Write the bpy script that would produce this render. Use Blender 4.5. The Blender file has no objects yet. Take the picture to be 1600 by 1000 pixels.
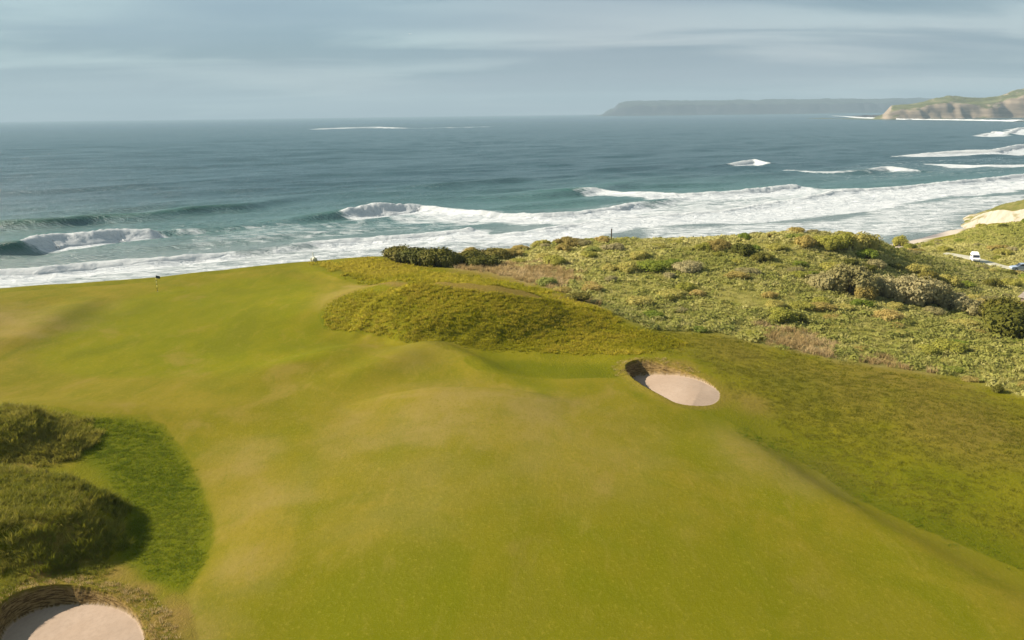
import bpy, bmesh, math, random
import numpy as np
from math import radians
from mathutils import Matrix, Vector

C = bpy.context
sc = C.scene
COL = sc.collection
rng = np.random.default_rng(11)
random.seed(11)

# ------------------------------------------------------------------ camera
FOC = 1386.0                       # focal length in pixels of the 1600 px wide photograph
CAM = np.array([0.0, 0.0, 35.0])   # metres above the sea
PITCH = math.atan(323.0 / FOC)
ROLL = radians(0.72)
f_ = np.array([0, math.cos(PITCH), -math.sin(PITCH)])
r0 = np.array([1.0, 0, 0]); u0 = np.array([0, math.sin(PITCH), math.cos(PITCH)])
u_ = u0 * math.cos(ROLL) + r0 * math.sin(ROLL)
r_ = r0 * math.cos(ROLL) - u0 * math.sin(ROLL)
cam = bpy.data.cameras.new('camera'); cam.sensor_width = 36; cam.lens = 36 * FOC / 1600
cam.clip_start = 0.5; cam.clip_end = 60000
camo = bpy.data.objects.new('camera', cam); COL.objects.link(camo)
camo.matrix_world = Matrix(((r_[0], u_[0], -f_[0], CAM[0]), (r_[1], u_[1], -f_[1], CAM[1]),
                            (r_[2], u_[2], -f_[2], CAM[2]), (0, 0, 0, 1)))
sc.camera = camo

# ------------------------------------------------------------------ light
SUN_EL, SUN_TO = 32.0, np.array([0.97, -0.20])      # elevation, horizontal travel direction of the light
EXPOSURE = 1.25
sd = SUN_TO / np.linalg.norm(SUN_TO)
to_sun = Vector((-sd[0] * math.cos(radians(SUN_EL)), -sd[1] * math.cos(radians(SUN_EL)), math.sin(radians(SUN_EL))))
sun = bpy.data.lights.new('sun', 'SUN'); sun.energy = 4.7; sun.angle = radians(0.6); sun.color = (1, 0.91, 0.78)
suno = bpy.data.objects.new('sun', sun); COL.objects.link(suno)
suno.rotation_euler = to_sun.to_track_quat('Z', 'Y').to_euler()
sc.view_settings.view_transform = 'Standard'; sc.view_settings.look = 'None'
sc.view_settings.exposure = EXPOSURE; sc.view_settings.gamma = 1; sc.view_settings.use_curve_mapping = False
sc.cycles.use_denoising = True
sc.cycles.max_bounces = 6; sc.cycles.diffuse_bounces = 2; sc.cycles.glossy_bounces = 2
sc.cycles.transparent_max_bounces = 8; sc.cycles.volume_bounces = 0
sc.cycles.sample_clamp_indirect = 4


class NT:
    """small helper round a node tree"""
    def __init__(s, tree):
        s.t = tree; s.n = tree.nodes; s.l = tree.links

    def new(s, kind, **kw):
        n = s.n.new(kind)
        for k, v in kw.items():
            setattr(n, k, v)
        return n

    def put(s, sock, v):
        if hasattr(v, 'is_output') or isinstance(v, bpy.types.NodeSocket):
            s.l.new(v, sock)
        elif isinstance(v, (tuple, list)) and len(v) == 3 and sock.type == 'RGBA':
            sock.default_value = (*v, 1)
        else:
            sock.default_value = v

    def math(s, op, a, b=0.0, c=None, clamp=False):
        n = s.new('ShaderNodeMath', operation=op, use_clamp=clamp)
        s.put(n.inputs[0], a); s.put(n.inputs[1], b)
        if c is not None: s.put(n.inputs[2], c)
        return n.outputs[0]

    def vmath(s, op, a, b):
        n = s.new('ShaderNodeVectorMath', operation=op)
        s.put(n.inputs[0], a); s.put(n.inputs[1], b)
        return n.outputs[0]

    def mix(s, fac, a, b, blend='MIX'):
        n = s.new('ShaderNodeMix', data_type='RGBA', blend_type=blend, clamp_factor=True)
        s.put(n.inputs[0], fac); s.put(n.inputs[6], a); s.put(n.inputs[7], b)
        return n.outputs[2]

    def step(s, x, lo, hi, a=0.0, b=1.0):
        n = s.new('ShaderNodeMapRange', interpolation_type='SMOOTHSTEP')
        s.put(n.inputs[0], x); s.put(n.inputs[1], lo); s.put(n.inputs[2], hi); s.put(n.inputs[3], a); s.put(n.inputs[4], b)
        return n.outputs[0]

    def noise(s, vec, scale, detail=3.0, rough=0.55, dist=0.0):
        n = s.new('ShaderNodeTexNoise')
        s.put(n.inputs['Vector'], vec); s.put(n.inputs['Scale'], scale)
        n.inputs['Detail'].default_value = detail; n.inputs['Roughness'].default_value = rough
        n.inputs['Distortion'].default_value = dist
        return n.outputs[0]

    def attr(s, name, kind='GEOMETRY'):
        n = s.new('ShaderNodeAttribute', attribute_name=name, attribute_type=kind)
        return n.outputs['Fac']

    def pos(s):
        return s.new('ShaderNodeNewGeometry').outputs['Position']

    def stretch(s, vec, sx, sy, sz=1.0, rot=0.0):
        n = s.new('ShaderNodeMapping')
        s.put(n.inputs['Vector'], vec)
        n.inputs['Rotation'].default_value = (0, 0, rot); n.inputs['Scale'].default_value = (sx, sy, sz)
        return n.outputs[0]


# ------------------------------------------------------------------ sky
world = bpy.data.worlds.new('World'); sc.world = world; world.use_nodes = True
w = NT(world.node_tree); w.n.clear()
sky = w.new('ShaderNodeTexSky', sky_type='NISHITA', sun_disc=False)
sky.sun_elevation = radians(SUN_EL)
sky.sun_rotation = math.atan2(to_sun.x, to_sun.y)
sky.altitude = 30; sky.air_density = 1.0; sky.dust_density = 1.5; sky.ozone_density = 1.2
gen = w.new('ShaderNodeTexCoord').outputs['Generated']
sep = w.new('ShaderNodeSeparateXYZ'); w.put(sep.inputs[0], gen)
zz = w.math('ADD', w.math('MAXIMUM', sep.outputs['Z'], 0.0), 0.10)
comb = w.new('ShaderNodeCombineXYZ')
w.put(comb.inputs[0], w.math('DIVIDE', sep.outputs['X'], zz)); w.put(comb.inputs[1], w.math('DIVIDE', sep.outputs['Y'], zz))
deck = comb.outputs[0]                       # a flat cloud deck seen from below
cl_big = w.noise(w.stretch(deck, 0.22, 0.40), 1.0, 4, 0.5, 0.3)
cl_mid = w.noise(w.vmath('ADD', w.stretch(deck, 0.42, 0.95), (3.1, 7.7, 0)), 1.0, 5, 0.52, 0.5)
cl_hue = w.noise(w.vmath('ADD', w.stretch(deck, 0.16, 0.10), (1.3, 5.2, 0)), 1.0, 2, 0.5)
cloud = w.mix(w.step(cl_mid, 0.39, 0.62), (0.90, 1.22, 1.50), (2.02, 2.24, 2.38))
cloud = w.mix(w.step(cl_big, 0.40, 0.62), cloud, (1.16, 1.42, 1.74))
cloud = w.mix(w.step(cl_hue, 0.38, 0.62), cloud, w.mix(0.75, cloud, (0.82, 1.05, 1.05), 'MULTIPLY'))
skycol = w.mix(0.93, sky.outputs[0], cloud)
bg = w.new('ShaderNodeBackground'); w.put(bg.inputs[0], skycol); bg.inputs[1].default_value = 0.105
wo = w.new('ShaderNodeOutputWorld'); w.l.new(bg.outputs[0], wo.inputs[0])


# ------------------------------------------------------------------ helpers
def sm(x, a, b):
    t = np.clip((x - a) / (b - a), 0, 1)
    return t * t * (3 - 2 * t)


_tab = [np.random.default_rng(100 + i).random((256, 256)) for i in range(6)]


def vnoise(x, y, seed=0):
    T = _tab[seed % 6]
    xi = np.floor(x).astype(int); yi = np.floor(y).astype(int)
    fx = x - xi; fy = y - yi
    fx = fx * fx * (3 - 2 * fx); fy = fy * fy * (3 - 2 * fy)
    a = T[xi & 255, yi & 255]; b = T[(xi + 1) & 255, yi & 255]
    c = T[xi & 255, (yi + 1) & 255]; d = T[(xi + 1) & 255, (yi + 1) & 255]
    return (a * (1 - fx) + b * fx) * (1 - fy) + (c * (1 - fx) + d * fx) * fy


def fbm(x, y, seed=0, oct=4, gain=0.5):
    s = np.zeros_like(np.asarray(x, float)); a = 1.0; tot = 0
    for i in range(oct):
        s = s + a * vnoise(x * 2 ** i + 17.3 * i, y * 2 ** i - 9.1 * i, seed + i); tot += a; a *= gain
    return s / tot


def ray(u, v):
    d = f_ * FOC + r_ * (u - 800) + u_ * (500 - v)
    return d / np.linalg.norm(d)


def at(u, v, z):
    """the point of height z that is seen in direction (u, v) of the survey photograph"""
    d = ray(u, v); t = (z - CAM[2]) / d[2]
    return CAM + d * t


def poly_sd(px, py, P, closed=True):
    """distance to a polygon, negative inside"""
    n = len(P); best = np.full(px.shape, 1e18); ins = np.zeros(px.shape, bool)
    for i in range(n if closed else n - 1):
        ax, ay = P[i][0], P[i][1]; bx, by = P[(i + 1) % n][0], P[(i + 1) % n][1]
        ex, ey = bx - ax, by - ay
        t = np.clip(((px - ax) * ex + (py - ay) * ey) / (ex * ex + ey * ey + 1e-12), 0, 1)
        best = np.minimum(best, (px - ax - t * ex) ** 2 + (py - ay - t * ey) ** 2)
        if closed and abs(ey) > 1e-12:
            cond = ((ay > py) != (by > py)) & (px < ex * (py - ay) / ey + ax)
            ins ^= cond
    d = np.sqrt(best)
    return np.where(ins, -d, d) if closed else d


def mesh_from(name, V, F, mat=None, smooth=True, attrs=None, quads=True):
    me = bpy.data.meshes.new(name)
    V = np.asarray(V, np.float32); F = np.asarray(F, np.int32)
    k = F.shape[1]
    me.vertices.add(len(V)); me.vertices.foreach_set('co', V.ravel())
    me.loops.add(F.size); me.loops.foreach_set('vertex_index', F.ravel())
    me.polygons.add(len(F)); me.polygons.foreach_set('loop_start', np.arange(0, F.size, k, dtype=np.int32))
    me.polygons.foreach_set('use_smooth', np.full(len(F), smooth))
    for an, av in (attrs or {}).items():
        a = me.attributes.new(an, 'FLOAT', 'POINT'); a.data.foreach_set('value', np.asarray(av, np.float32))
    me.update(calc_edges=True); me.validate()
    if mat: me.materials.append(mat)
    return me


def link(name, data, parent=None, **props):
    o = bpy.data.objects.new(name, data); COL.objects.link(o)
    if parent: o.parent = parent
    for k, v in props.items():
        if v is not None: o[k] = v
    return o


def thing(name, label, cat, loc=(0, 0, 0), rz=0.0, group=None, data=None):
    o = link(name, data, None, label=label, category=cat, group=group)
    o.location = loc; o.rotation_euler = (0, 0, rz)
    return o


def copy_tree(o, parent=None):
    c = o.copy(); COL.objects.link(c)
    if parent: c.parent = parent
    for ch in o.children: copy_tree(ch, c)
    return c


def grid_faces(ny, nx):
    i = np.arange(ny - 1)[:, None] * nx + np.arange(nx - 1)[None, :]
    return np.stack([i, i + 1, i + nx + 1, i + nx], -1).reshape(-1, 4)


def simple_mat(name, col, rough=0.7, spec=0.3, var=0.25, vscale=6.0, metal=0.0, bump=0.0):
    m = bpy.data.materials.new(name); m.use_nodes = True
    t = NT(m.node_tree); p = t.n['Principled BSDF']
    nz = t.noise(t.new('ShaderNodeTexCoord').outputs['Object'], vscale, 4)
    dark = tuple(c * (1 - var) for c in col); lite = tuple(min(1, c * (1 + var)) for c in col)
    t.put(p.inputs['Base Color'], t.mix(t.step(nz, 0.3, 0.7), dark, lite))
    p.inputs['Roughness'].default_value = rough; p.inputs['Specular IOR Level'].default_value = spec
    p.inputs['Metallic'].default_value = metal
    if bump:
        b = t.new('ShaderNodeBump'); t.put(b.inputs['Height'], nz); b.inputs['Strength'].default_value = bump
        b.inputs['Distance'].default_value = 0.05; t.l.new(b.outputs[0], p.inputs['Normal'])
    return m


# ------------------------------------------------------------------ terrain shape
CTRL_PX = [
    # foreground fairway
    (-150, 1050, 11.6), (400, 1050, 11.4), (800, 1050, 11.5), (1200, 1050, 11.0), (1750, 1050, 10.0),
    (400, 850, 11.9), (800, 820, 12.2), (1150, 820, 11.5), (1420, 860, 10.6), (1600, 900, 10.0), (1750, 900, 9.8),
    (560, 700, 12.1), (740, 640, 12.5), (850, 640, 12.4), (640, 640, 12.3), (1000, 680, 12.1), (740, 600, 11.95),
    (600, 600, 11.9), (880, 604, 12.0), (450, 640, 11.9), (300, 640, 11.8), (150, 632, 12.0), (-60, 632, 12.1),
    (1150, 700, 11.6), (1300, 780, 10.9), (1180, 690, 11.1), (1350, 770, 10.2), (1600, 760, 10.2), (1750, 760, 10.0),
    # rough left of the fairway
    (250, 800, 11.2), (240, 700, 11.4), (290, 880, 11.3), (110, 980, 11.7), (0, 900, 11.8), (-150, 800, 11.8),
    # approach and green
    (100, 590, 11.7), (300, 580, 11.7), (480, 570, 12.1), (600, 545, 12.3), (690, 552, 12.4), (420, 545, 12.0),
    (150, 540, 11.9), (300, 520, 12.1), (450, 505, 12.3), (500, 512, 12.2), (300, 470, 12.3), (450, 450, 12.6),
    (430, 418, 12.6), (250, 440, 12.3), (100, 455, 12.3), (0, 480, 13.0), (-100, 490, 13.6), (20, 540, 12.3), (120, 485, 12.2),
    (0, 452, 12.2), (-150, 470, 12.4),
    # bright hollow in front of the right bunker
    (800, 575, 11.75), (900, 578, 11.75), (750, 568, 12.0), (970, 590, 11.8), (1050, 640, 11.9), (1140, 620, 11.7), (1040, 570, 12.0),
    # grassy mound behind it
    (530, 518, 11.9), (620, 532, 11.8), (760, 548, 11.7), (900, 552, 11.8), (600, 458, 15.5), (700, 456, 15.7), (780, 470, 15.0),
    (900, 495, 13.7), (545, 466, 14.7), (522, 486, 13.3), (600, 446, 14.4), (700, 443, 14.0), (820, 460, 13.6), (560, 425, 13.0), (650, 425, 13.2),
    # ridge and dune
    (490, 408, 12.7), (600, 402, 13.0), (700, 405, 12.6), (760, 425, 12.8), (850, 450, 12.9), (800, 398, 12.7), (900, 384, 13.6),
    (1000, 378, 14.1), (1000, 430, 12.7), (1000, 500, 12.2), (1100, 380, 13.8), (1200, 383, 13.9), (1200, 450, 12.0), (1200, 540, 11.2),
    (1320, 376, 14.0), (1300, 470, 10.9), (1400, 560, 10.1), (1400, 430, 9.8), (1450, 500, 9.2), (1390, 385, 11.3), (1300, 620, 11.0),
    (1600, 540, 9.4), (1600, 610, 9.8), (1600, 680, 10.1), (1750, 600, 9.6), (1450, 640, 10.6), (1150, 570, 11.7),
    # valley and far dune
    (1440, 402, 7.6), (1500, 440, 7.2), (1600, 470, 6.4), (1523, 404, 4.4), (1600, 425, 4.2), (1500, 388, 4.6), (1600, 385, 5.4),
    (1600, 352, 7.4), (1545, 356, 5.4), (1460, 384, 2.6), (1435, 374, 0.9), (1480, 368, 1.0), (1545, 349, 3.8), (1600, 345, 6.4), (1700, 335, 8.4),
    (1750, 420, 5.0), (1750, 480, 7.0), (1750, 380, 6.5),
]
cp = np.array([at(*c) for c in CTRL_PX])
extra = np.array([(-160, 60, 12), (-160, 110, 11), (-40, 12, 11.5), (40, 12, 10.5), (0, 25, 11.5), (160, 60, 9.5), (220, 150, 6), (260, 220, 9), (160, 20, 9.5), (-160, 10, 12)], float)
cp = np.vstack([cp, extra])


def _phi(r2):
    return 0.5 * r2 * np.log(r2 + 1e-6)


_n = len(cp)
_K = _phi(((cp[:, None, :2] - cp[None, :, :2]) ** 2).sum(-1)) + np.eye(_n) * 6.0
_P = np.hstack([np.ones((_n, 1)), cp[:, :2]])
_A = np.block([[_K, _P], [_P.T, np.zeros((3, 3))]])
_W = np.linalg.solve(_A, np.concatenate([cp[:, 2], np.zeros(3)]))


def tps(x, y):
    z = _W[_n] + _W[_n + 1] * x + _W[_n + 2] * y
    for i in range(_n):
        z = z + _W[i] * _phi((x - cp[i, 0]) ** 2 + (y - cp[i, 1]) ** 2)
    return z


COAST_PX = [(-300, 482, 12.2), (-120, 462, 12.2), (0, 449, 12.2), (120, 441, 12.3), (250, 432, 12.3), (340, 421, 12.5), (430, 411, 12.7), (490, 406, 12.7),
            (600, 399, 13.0), (700, 396, 12.8), (800, 392, 12.9), (900, 379, 13.7), (1000, 374, 14.2), (1200, 376, 13.6), (1320, 370, 14.0), (1400, 379, 10.8),
            (1414, 383, 4.0), (1424, 381, 2.0), (1470, 376, 1.6), (1500, 368, 1.8), (1520, 359, 2.4), (1548, 351, 3.6), (1600, 347, 6.0), (1700, 335, 8.0)]
coast = np.array([at(*c)[:2] for c in COAST_PX])
land_poly = np.vstack([[(-400, 100)], coast, [(420, 330), (420, -100), (-400, -100)]])


def mound(x, y, cx, cy, rx, ry, rot, h, lo=0.55, seed=0):
    c, s = math.cos(rot), math.sin(rot)
    a = ((x - cx) * c + (y - cy) * s) / rx; b = (-(x - cx) * s + (y - cy) * c) / ry
    r = np.sqrt(a * a + b * b) + (fbm(x * 0.35, y * 0.35, seed, 3) - 0.5) * 0.35
    return h * (1 - sm(r, lo, 1.0)), r


M1 = dict(cx=-38.6, cy=at(0, 690, 12)[1], rx=8.2, ry=4.4, rot=-0.05, h=1.75, lo=0.40, seed=1)
M2 = dict(cx=-30.6, cy=at(20, 815, 12)[1], rx=8.8, ry=6.2, rot=-0.30, h=1.9, lo=0.58, seed=2)
_c3 = at(738, 499, 13.4)
M3 = dict(cx=_c3[0], cy=_c3[1], rx=17.0, ry=6.0, rot=-0.05, h=1.45, lo=0.45, seed=3)


class Bunker:
    def __init__(s, rim_px, zr, depth, face, wall, gmin, layer, g0=-0.9):
        s.g0 = g0
        s.rim = np.array([at(u, v, zr)[:2] for u, v in rim_px]); s.c = s.rim.mean(0)
        # round the outline off
        for _ in range(3):
            q = np.empty((2 * len(s.rim), 2)); nx = np.roll(s.rim, -1, 0)
            q[0::2] = 0.75 * s.rim + 0.25 * nx; q[1::2] = 0.25 * s.rim + 0.75 * nx; s.rim = q
        s.zr, s.D = zr, depth; s.face = np.array(face) / np.linalg.norm(face); s.wall = wall; s.gmin = gmin; s.layer = layer
        s.R = np.sqrt(((s.rim - s.c) ** 2).sum(1)).mean()

    def carve(s, x, y, z):
        sdv = poly_sd(x, y, s.rim) + (fbm(x * 1.3, y * 1.3, 3, 3) - 0.5) * 0.12
        g = s.gmin + (1 - s.gmin) * sm(((x - s.c[0]) * s.face[0] + (y - s.c[1]) * s.face[1]) / s.R, s.g0, 1.05)
        floor = s.zr - s.D * g + 0.05 * (fbm(x * 0.6, y * 0.6, 2, 3) - 0.5)
        t = np.maximum(-sdv, 0)
        drop = s.wall * t
        k = drop / s.layer                           # turf sods laid in courses: each a small step
        drop = s.layer * (np.floor(k) + sm(k - np.floor(k), 0.35, 1.0)) * 0.75 + drop * 0.25
        drop = drop + 0.05 * (fbm(x * 3, y * 3, 4, 2) - 0.5) * (t > 0.05)
        wallz = z - drop
        sandy = (floor >= wallz - 0.001) & (sdv < 0)
        zn = np.where(sdv < 0, np.maximum(np.minimum(floor, z - 0.02), wallz), z)
        # a slightly raised lip
        zn = zn + 0.16 * np.exp(-(sdv / 0.7) ** 2) * (sdv >= 0) * sm(g, 0.25, 0.7)
        return zn, sdv, sandy, g


B_FAR = Bunker([(974, 578), (985, 571), (1010, 571), (1040, 577), (1080, 588), (1108, 598), (1127, 612), (1122, 625), (1098, 631), (1060, 630), (1025, 617), (995, 600)],
               11.85, 1.20, (-0.98, 0.10), 4.0, 0.08, 0.14, -0.55)
B_NEAR = Bunker([(-12, 965), (8, 940), (50, 920), (105, 912), (165, 921), (207, 946), (229, 985), (232, 1035), (200, 1085), (110, 1110), (20, 1090), (-25, 1030)],
                11.75, 1.08, (-0.95, 0.30), 3.8, 0.22, 0.13)


# gentle rolls of the links ground: crest lines (u, v, height), half width before and behind
ROLLS = []
for pts, wf, wb in (
        ([(540, 638, 0), (600, 624, .3), (670, 616, .55), (760, 617, .55), (835, 626, .35), (900, 642, 0)], 5.0, 1.2),
        ([(-120, 640, .5), (0, 638, .5), (150, 642, .45), (260, 642, .35), (380, 632, .25), (460, 622, 0)], 4.0, 2.2),
        ([(360, 590, 0), (430, 574, .30), (500, 556, .40), (545, 540, .35), (570, 530, 0)], 2.6, 2.2),
        ([(480, 600, 0), (560, 585, .30), (630, 562, .40), (660, 545, .3), (675, 535, 0)], 2.6, 2.2),
        ([(640, 540, 0), (690, 545, .45), (735, 562, .45), (775, 582, .35), (840, 592, 0)], 2.0, 1.5),
        ([(-100, 545, .4), (20, 540, .35), (60, 520, .45), (110, 490, .5), (140, 470, .3), (160, 462, 0)], 2.5, 3.0),
        ([(1110, 655, 0), (1170, 680, .35), (1240, 722, .4), (1310, 765, .4), (1420, 818, .35), (1560, 882, .3), (1700, 935, 0)], 3.2, 1.6),
        ([(930, 566, 0), (985, 560, .3), (1060, 566, .4), (1120, 585, .3), (1180, 600, 0)], 3.0, 3.0),
        ([(760, 458, 0), (840, 470, .4), (930, 500, .45), (1010, 525, .3), (1080, 540, 0)], 2.6, 2.6),
        ([(470, 420, 0), (505, 432, .5), (545, 444, .4), (600, 452, 0)], 1.6, 2.6)):
    P_ = np.array([list(at(u, v, 12.2)[:2]) + [a] for u, v, a in pts])
    c_ = np.concatenate([[0], np.cumsum(np.hypot(*np.diff(P_[:, :2], axis=0).T))]); t_ = np.linspace(0, c_[-1], 24)
    Q_ = np.stack([np.interp(t_, c_, P_[:, k]) for k in range(3)], 1)
    for _ in range(3): Q_[1:-1] = 0.25 * Q_[:-2] + 0.5 * Q_[1:-1] + 0.25 * Q_[2:]
    ROLLS.append((Q_, wf, wb))


def rolls(x, y):
    z = np.zeros_like(x)
    for Q, wf, wb in ROLLS:
        m = (x > Q[:, 0].min() - 10) & (x < Q[:, 0].max() + 10) & (y > Q[:, 1].min() - 10) & (y < Q[:, 1].max() + 10)
        if not m.any(): continue
        px, py = x[m], y[m]; bd = np.full(px.shape, 1e18); bs = np.ones(px.shape); ba = np.zeros(px.shape)
        for i in range(len(Q) - 1):
            ax, ay = Q[i, :2]; ex, ey = Q[i + 1, :2] - Q[i, :2]
            t = np.clip(((px - ax) * ex + (py - ay) * ey) / (ex * ex + ey * ey + 1e-9), 0, 1)
            dx = px - ax - t * ex; dy = py - ay - t * ey; d2 = dx * dx + dy * dy; b = d2 < bd
            bd = np.where(b, d2, bd); bs = np.where(b, np.sign(ex * dy - ey * dx), bs); ba = np.where(b, Q[i, 2] * (1 - t) + Q[i + 1, 2] * t, ba)
        z[m] += 1.1 * ba * np.exp(-bd / np.where(bs > 0, wb, wf) ** 2)
    return z


def land(x, y, full=False):
    z = np.clip(tps(x, y), 0.4, 20)
    z = z + 0.28 * (fbm(x * 0.055, y * 0.055, 0, 3) - 0.5) * 2 * sm(z, 3, 9)
    z = z + 0.05 * (fbm(x * 0.3, y * 0.3, 2, 3) - 0.5) * 2
    z = z + rolls(x, y)
    m1, r1 = mound(x, y, **M1); m2, r2 = mound(x, y, **M2); m3, r3 = mound(x, y, **M3); m3 = m3 * (1 - 0.75 * sm(x, M3['cx'] + 1, M3['cx'] + 15))
    z = z + m1 + m2 + m3
    s = poly_sd(x, y, land_poly)
    tight = sm(x, 70, 100)
    f = sm(s, -1.5, 30 - 14 * tight)
    z = z * (1 - f) + np.minimum(z, 1.3) * f - (0.05 + 0.10 * tight) * np.maximum(s - 24 + 16 * tight, 0)
    z = np.maximum(z, -4)
    z, s1, sa1, g1 = B_FAR.carve(x, y, z)
    z, s2, sa2, g2 = B_NEAR.carve(x, y, z)
    if full: return z, dict(coast=s, m1=r1, m2=r2, m3=r3, b1=s1, b2=s2, sand1=sa1, sand2=sa2)
    return z


def hits(uv):
    """where the sight lines meet the ground"""
    out = []
    T = np.concatenate([np.arange(28, 130, 0.5), np.arange(130, 330, 0.8)])
    for u, v in uv:
        d = ray(u, v); p = CAM[None] + d[None] * T[:, None]
        g = land(p[:, 0], p[:, 1]) - p[:, 2]
        k = np.argmax(g > 0)
        if g[k] <= 0: k = len(T) - 1
        if k > 0:
            a = g[k - 1] / (g[k - 1] - g[k] + 1e-9); t = T[k - 1] + (T[k] - T[k - 1]) * a
        else: t = T[0]
        q = CAM + d * t; out.append((q[0], q[1], float(land(np.array([q[0]]), np.array([q[1]]))[0])))
    return np.array(out)


def hpoly(px):
    return hits(px)[:, :2]


# ------------------------------------------------------------------ mown and rough zones (outlines on the ground)
FAIRWAY = hpoly([(310, 999), (305, 960), (292, 935), (318, 890), (332, 850), (334, 815), (318, 765), (285, 700), (255, 662), (225, 648), (145, 645), (60, 632), (-120, 632),
                 (-120, 500), (-100, 474), (0, 457), (120, 449), (250, 440), (340, 428), (430, 419), (500, 424), (545, 440), (590, 446), (548, 455), (510, 470), (497, 492), (506, 514),
                 (600, 527), (700, 547), (752, 556), (722, 563), (745, 578), (790, 588), (880, 592), (965, 590), (985, 602), (1025, 622), (1070, 638), (1120, 651), (1165, 672), (1205, 698), (1250, 720), (1290, 745),
                 (1330, 775), (1400, 808), (1480, 843), (1560, 875), (1640, 905), (1800, 965)])
FAIRWAY = np.vstack([FAIRWAY, [(60, 20), (-8, 18)]])
GREEN = hpoly([(60, 570), (45, 550), (60, 530), (120, 505), (170, 475), (240, 455), (340, 440), (430, 430), (480, 438), (500, 455), (480, 480), (455, 500), (500, 525), (540, 545), (500, 562), (380, 580), (220, 590), (110, 585)])
HOLLOW = hpoly([(752, 560), (800, 562), (870, 566), (940, 565), (975, 575), (985, 600), (960, 592), (880, 592), (790, 588), (745, 578)])
CRESCENT = hpoly([(140, 652), (205, 655), (250, 668), (285, 705), (318, 768), (333, 815), (330, 852), (315, 890), (285, 925), (230, 905), (185, 870), (200, 800), (165, 745), (120, 700)])
SCRUB = hpoly([(1405, 396), (1440, 383), (1500, 372), (1540, 354), (1599, 348), (1750, 345), (1750, 640), (1600, 620), (1500, 590), (1400, 575),
               (1290, 560), (1180, 535), (1120, 520), (1010, 512), (960, 490), (860, 450), (790, 432), (700, 418), (620, 402)])
_back = np.array([at(u, v, z)[:2] + np.array([0, 13.0]) for u, v, z in COAST_PX if 590 < u < 1405])
SCRUB[1:6, 1] += 4.0
SCRUB = np.vstack([SCRUB, _back])
EDGE_BELT = hpoly([(1110, 652), (1160, 662), (1230, 700), (1310, 740), (1420, 790), (1520, 830), (1620, 865), (1620, 915), (1480, 850), (1330, 780), (1240, 722)])
DRY_SPOTS = [((700, 640), 7, .8), ((830, 640), 6, .7), ((580, 670), 6, .55), ((380, 720), 4, .55), ((430, 770), 5, .5), ((390, 890), 2.6, .75), ((1180, 705), 5, .6), ((1270, 745), 4, .75),
             ((60, 500), 8, .95), ((-30, 500), 8, .9), ((150, 480), 5, .3), ((540, 455), 5, .7), ((260, 970), 2.6, .95), ((290, 1000), 3, .8), ((660, 545), 5, .35), ((900, 700), 9, .35), ((650, 760), 8, .35),
             ((1170, 625), 2.8, .55), ((1060, 574), 2.0, .7), ((100, 860), 3.0, .6), ((200, 890), 2.0, .55), ((60, 897), 1.2, 1.0), ((740, 400), 8, .4), ((830, 430), 9, .9), ((760, 422), 7, .8), ((880, 470), 6, .6), ((1250, 535), 6, .9),
             ((1400, 590), 9, .5), ((60, 706), 3.0, .7), ((215, 930), 1.8, .9), ((180, 895), 1.5, .8), ((1500, 660), 9, .5), ((1300, 600), 9, .45), ((1150, 545), 7, .35), ((640, 412), 5, .6)]
LUSH_VIGNETTE_SPOTS = [((800, 985), 11, .8), ((1150, 960), 11, .7), ((520, 985), 7, .6), ((1400, 960), 8, .6), ((950, 930), 7, .5), ((120, 490), 6, .8), ((150, 510), 5, .5), ((300, 480), 18, .45), ((420, 450), 12, .4), ((500, 505), 3.0, 1.0), ((510, 500), 3.0, .8), ((1420, 790), 8, .6), ((1300, 740), 6, .5), ((420, 960), 4, .6), ((1250, 600), 5, .4), ((350, 530), 15, .3), ((1480, 760), 6, .4)]  # leading entries darken the near turf: a lens vignette put into its colour


LIT_CREST = hpoly([(622, 620), (680, 614.5), (740, 614), (790, 617), (840, 626)])  # line of grazing sunlight on the hump, put into the turf colour
PATH = hpoly([(545, 447), (620, 444), (700, 442), (770, 451), (840, 463)])
DRY_AT = hits([d[0] for d in DRY_SPOTS]); LUSH_VIGNETTE_AT = hits([d[0] for d in LUSH_VIGNETTE_SPOTS])


def dryness(x, y):
    wob = (fbm(x * 0.5, y * 0.5, 5, 3) - 0.5); dry = np.zeros_like(x)
    for (p, r, a), q in zip(DRY_SPOTS, DRY_AT):
        dry = np.maximum(dry, a * (1 - sm(np.hypot(x - q[0], (y - q[1]) / 1.5) / r + wob * 0.8, 0.1, 1.1)))
    return dry


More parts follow.
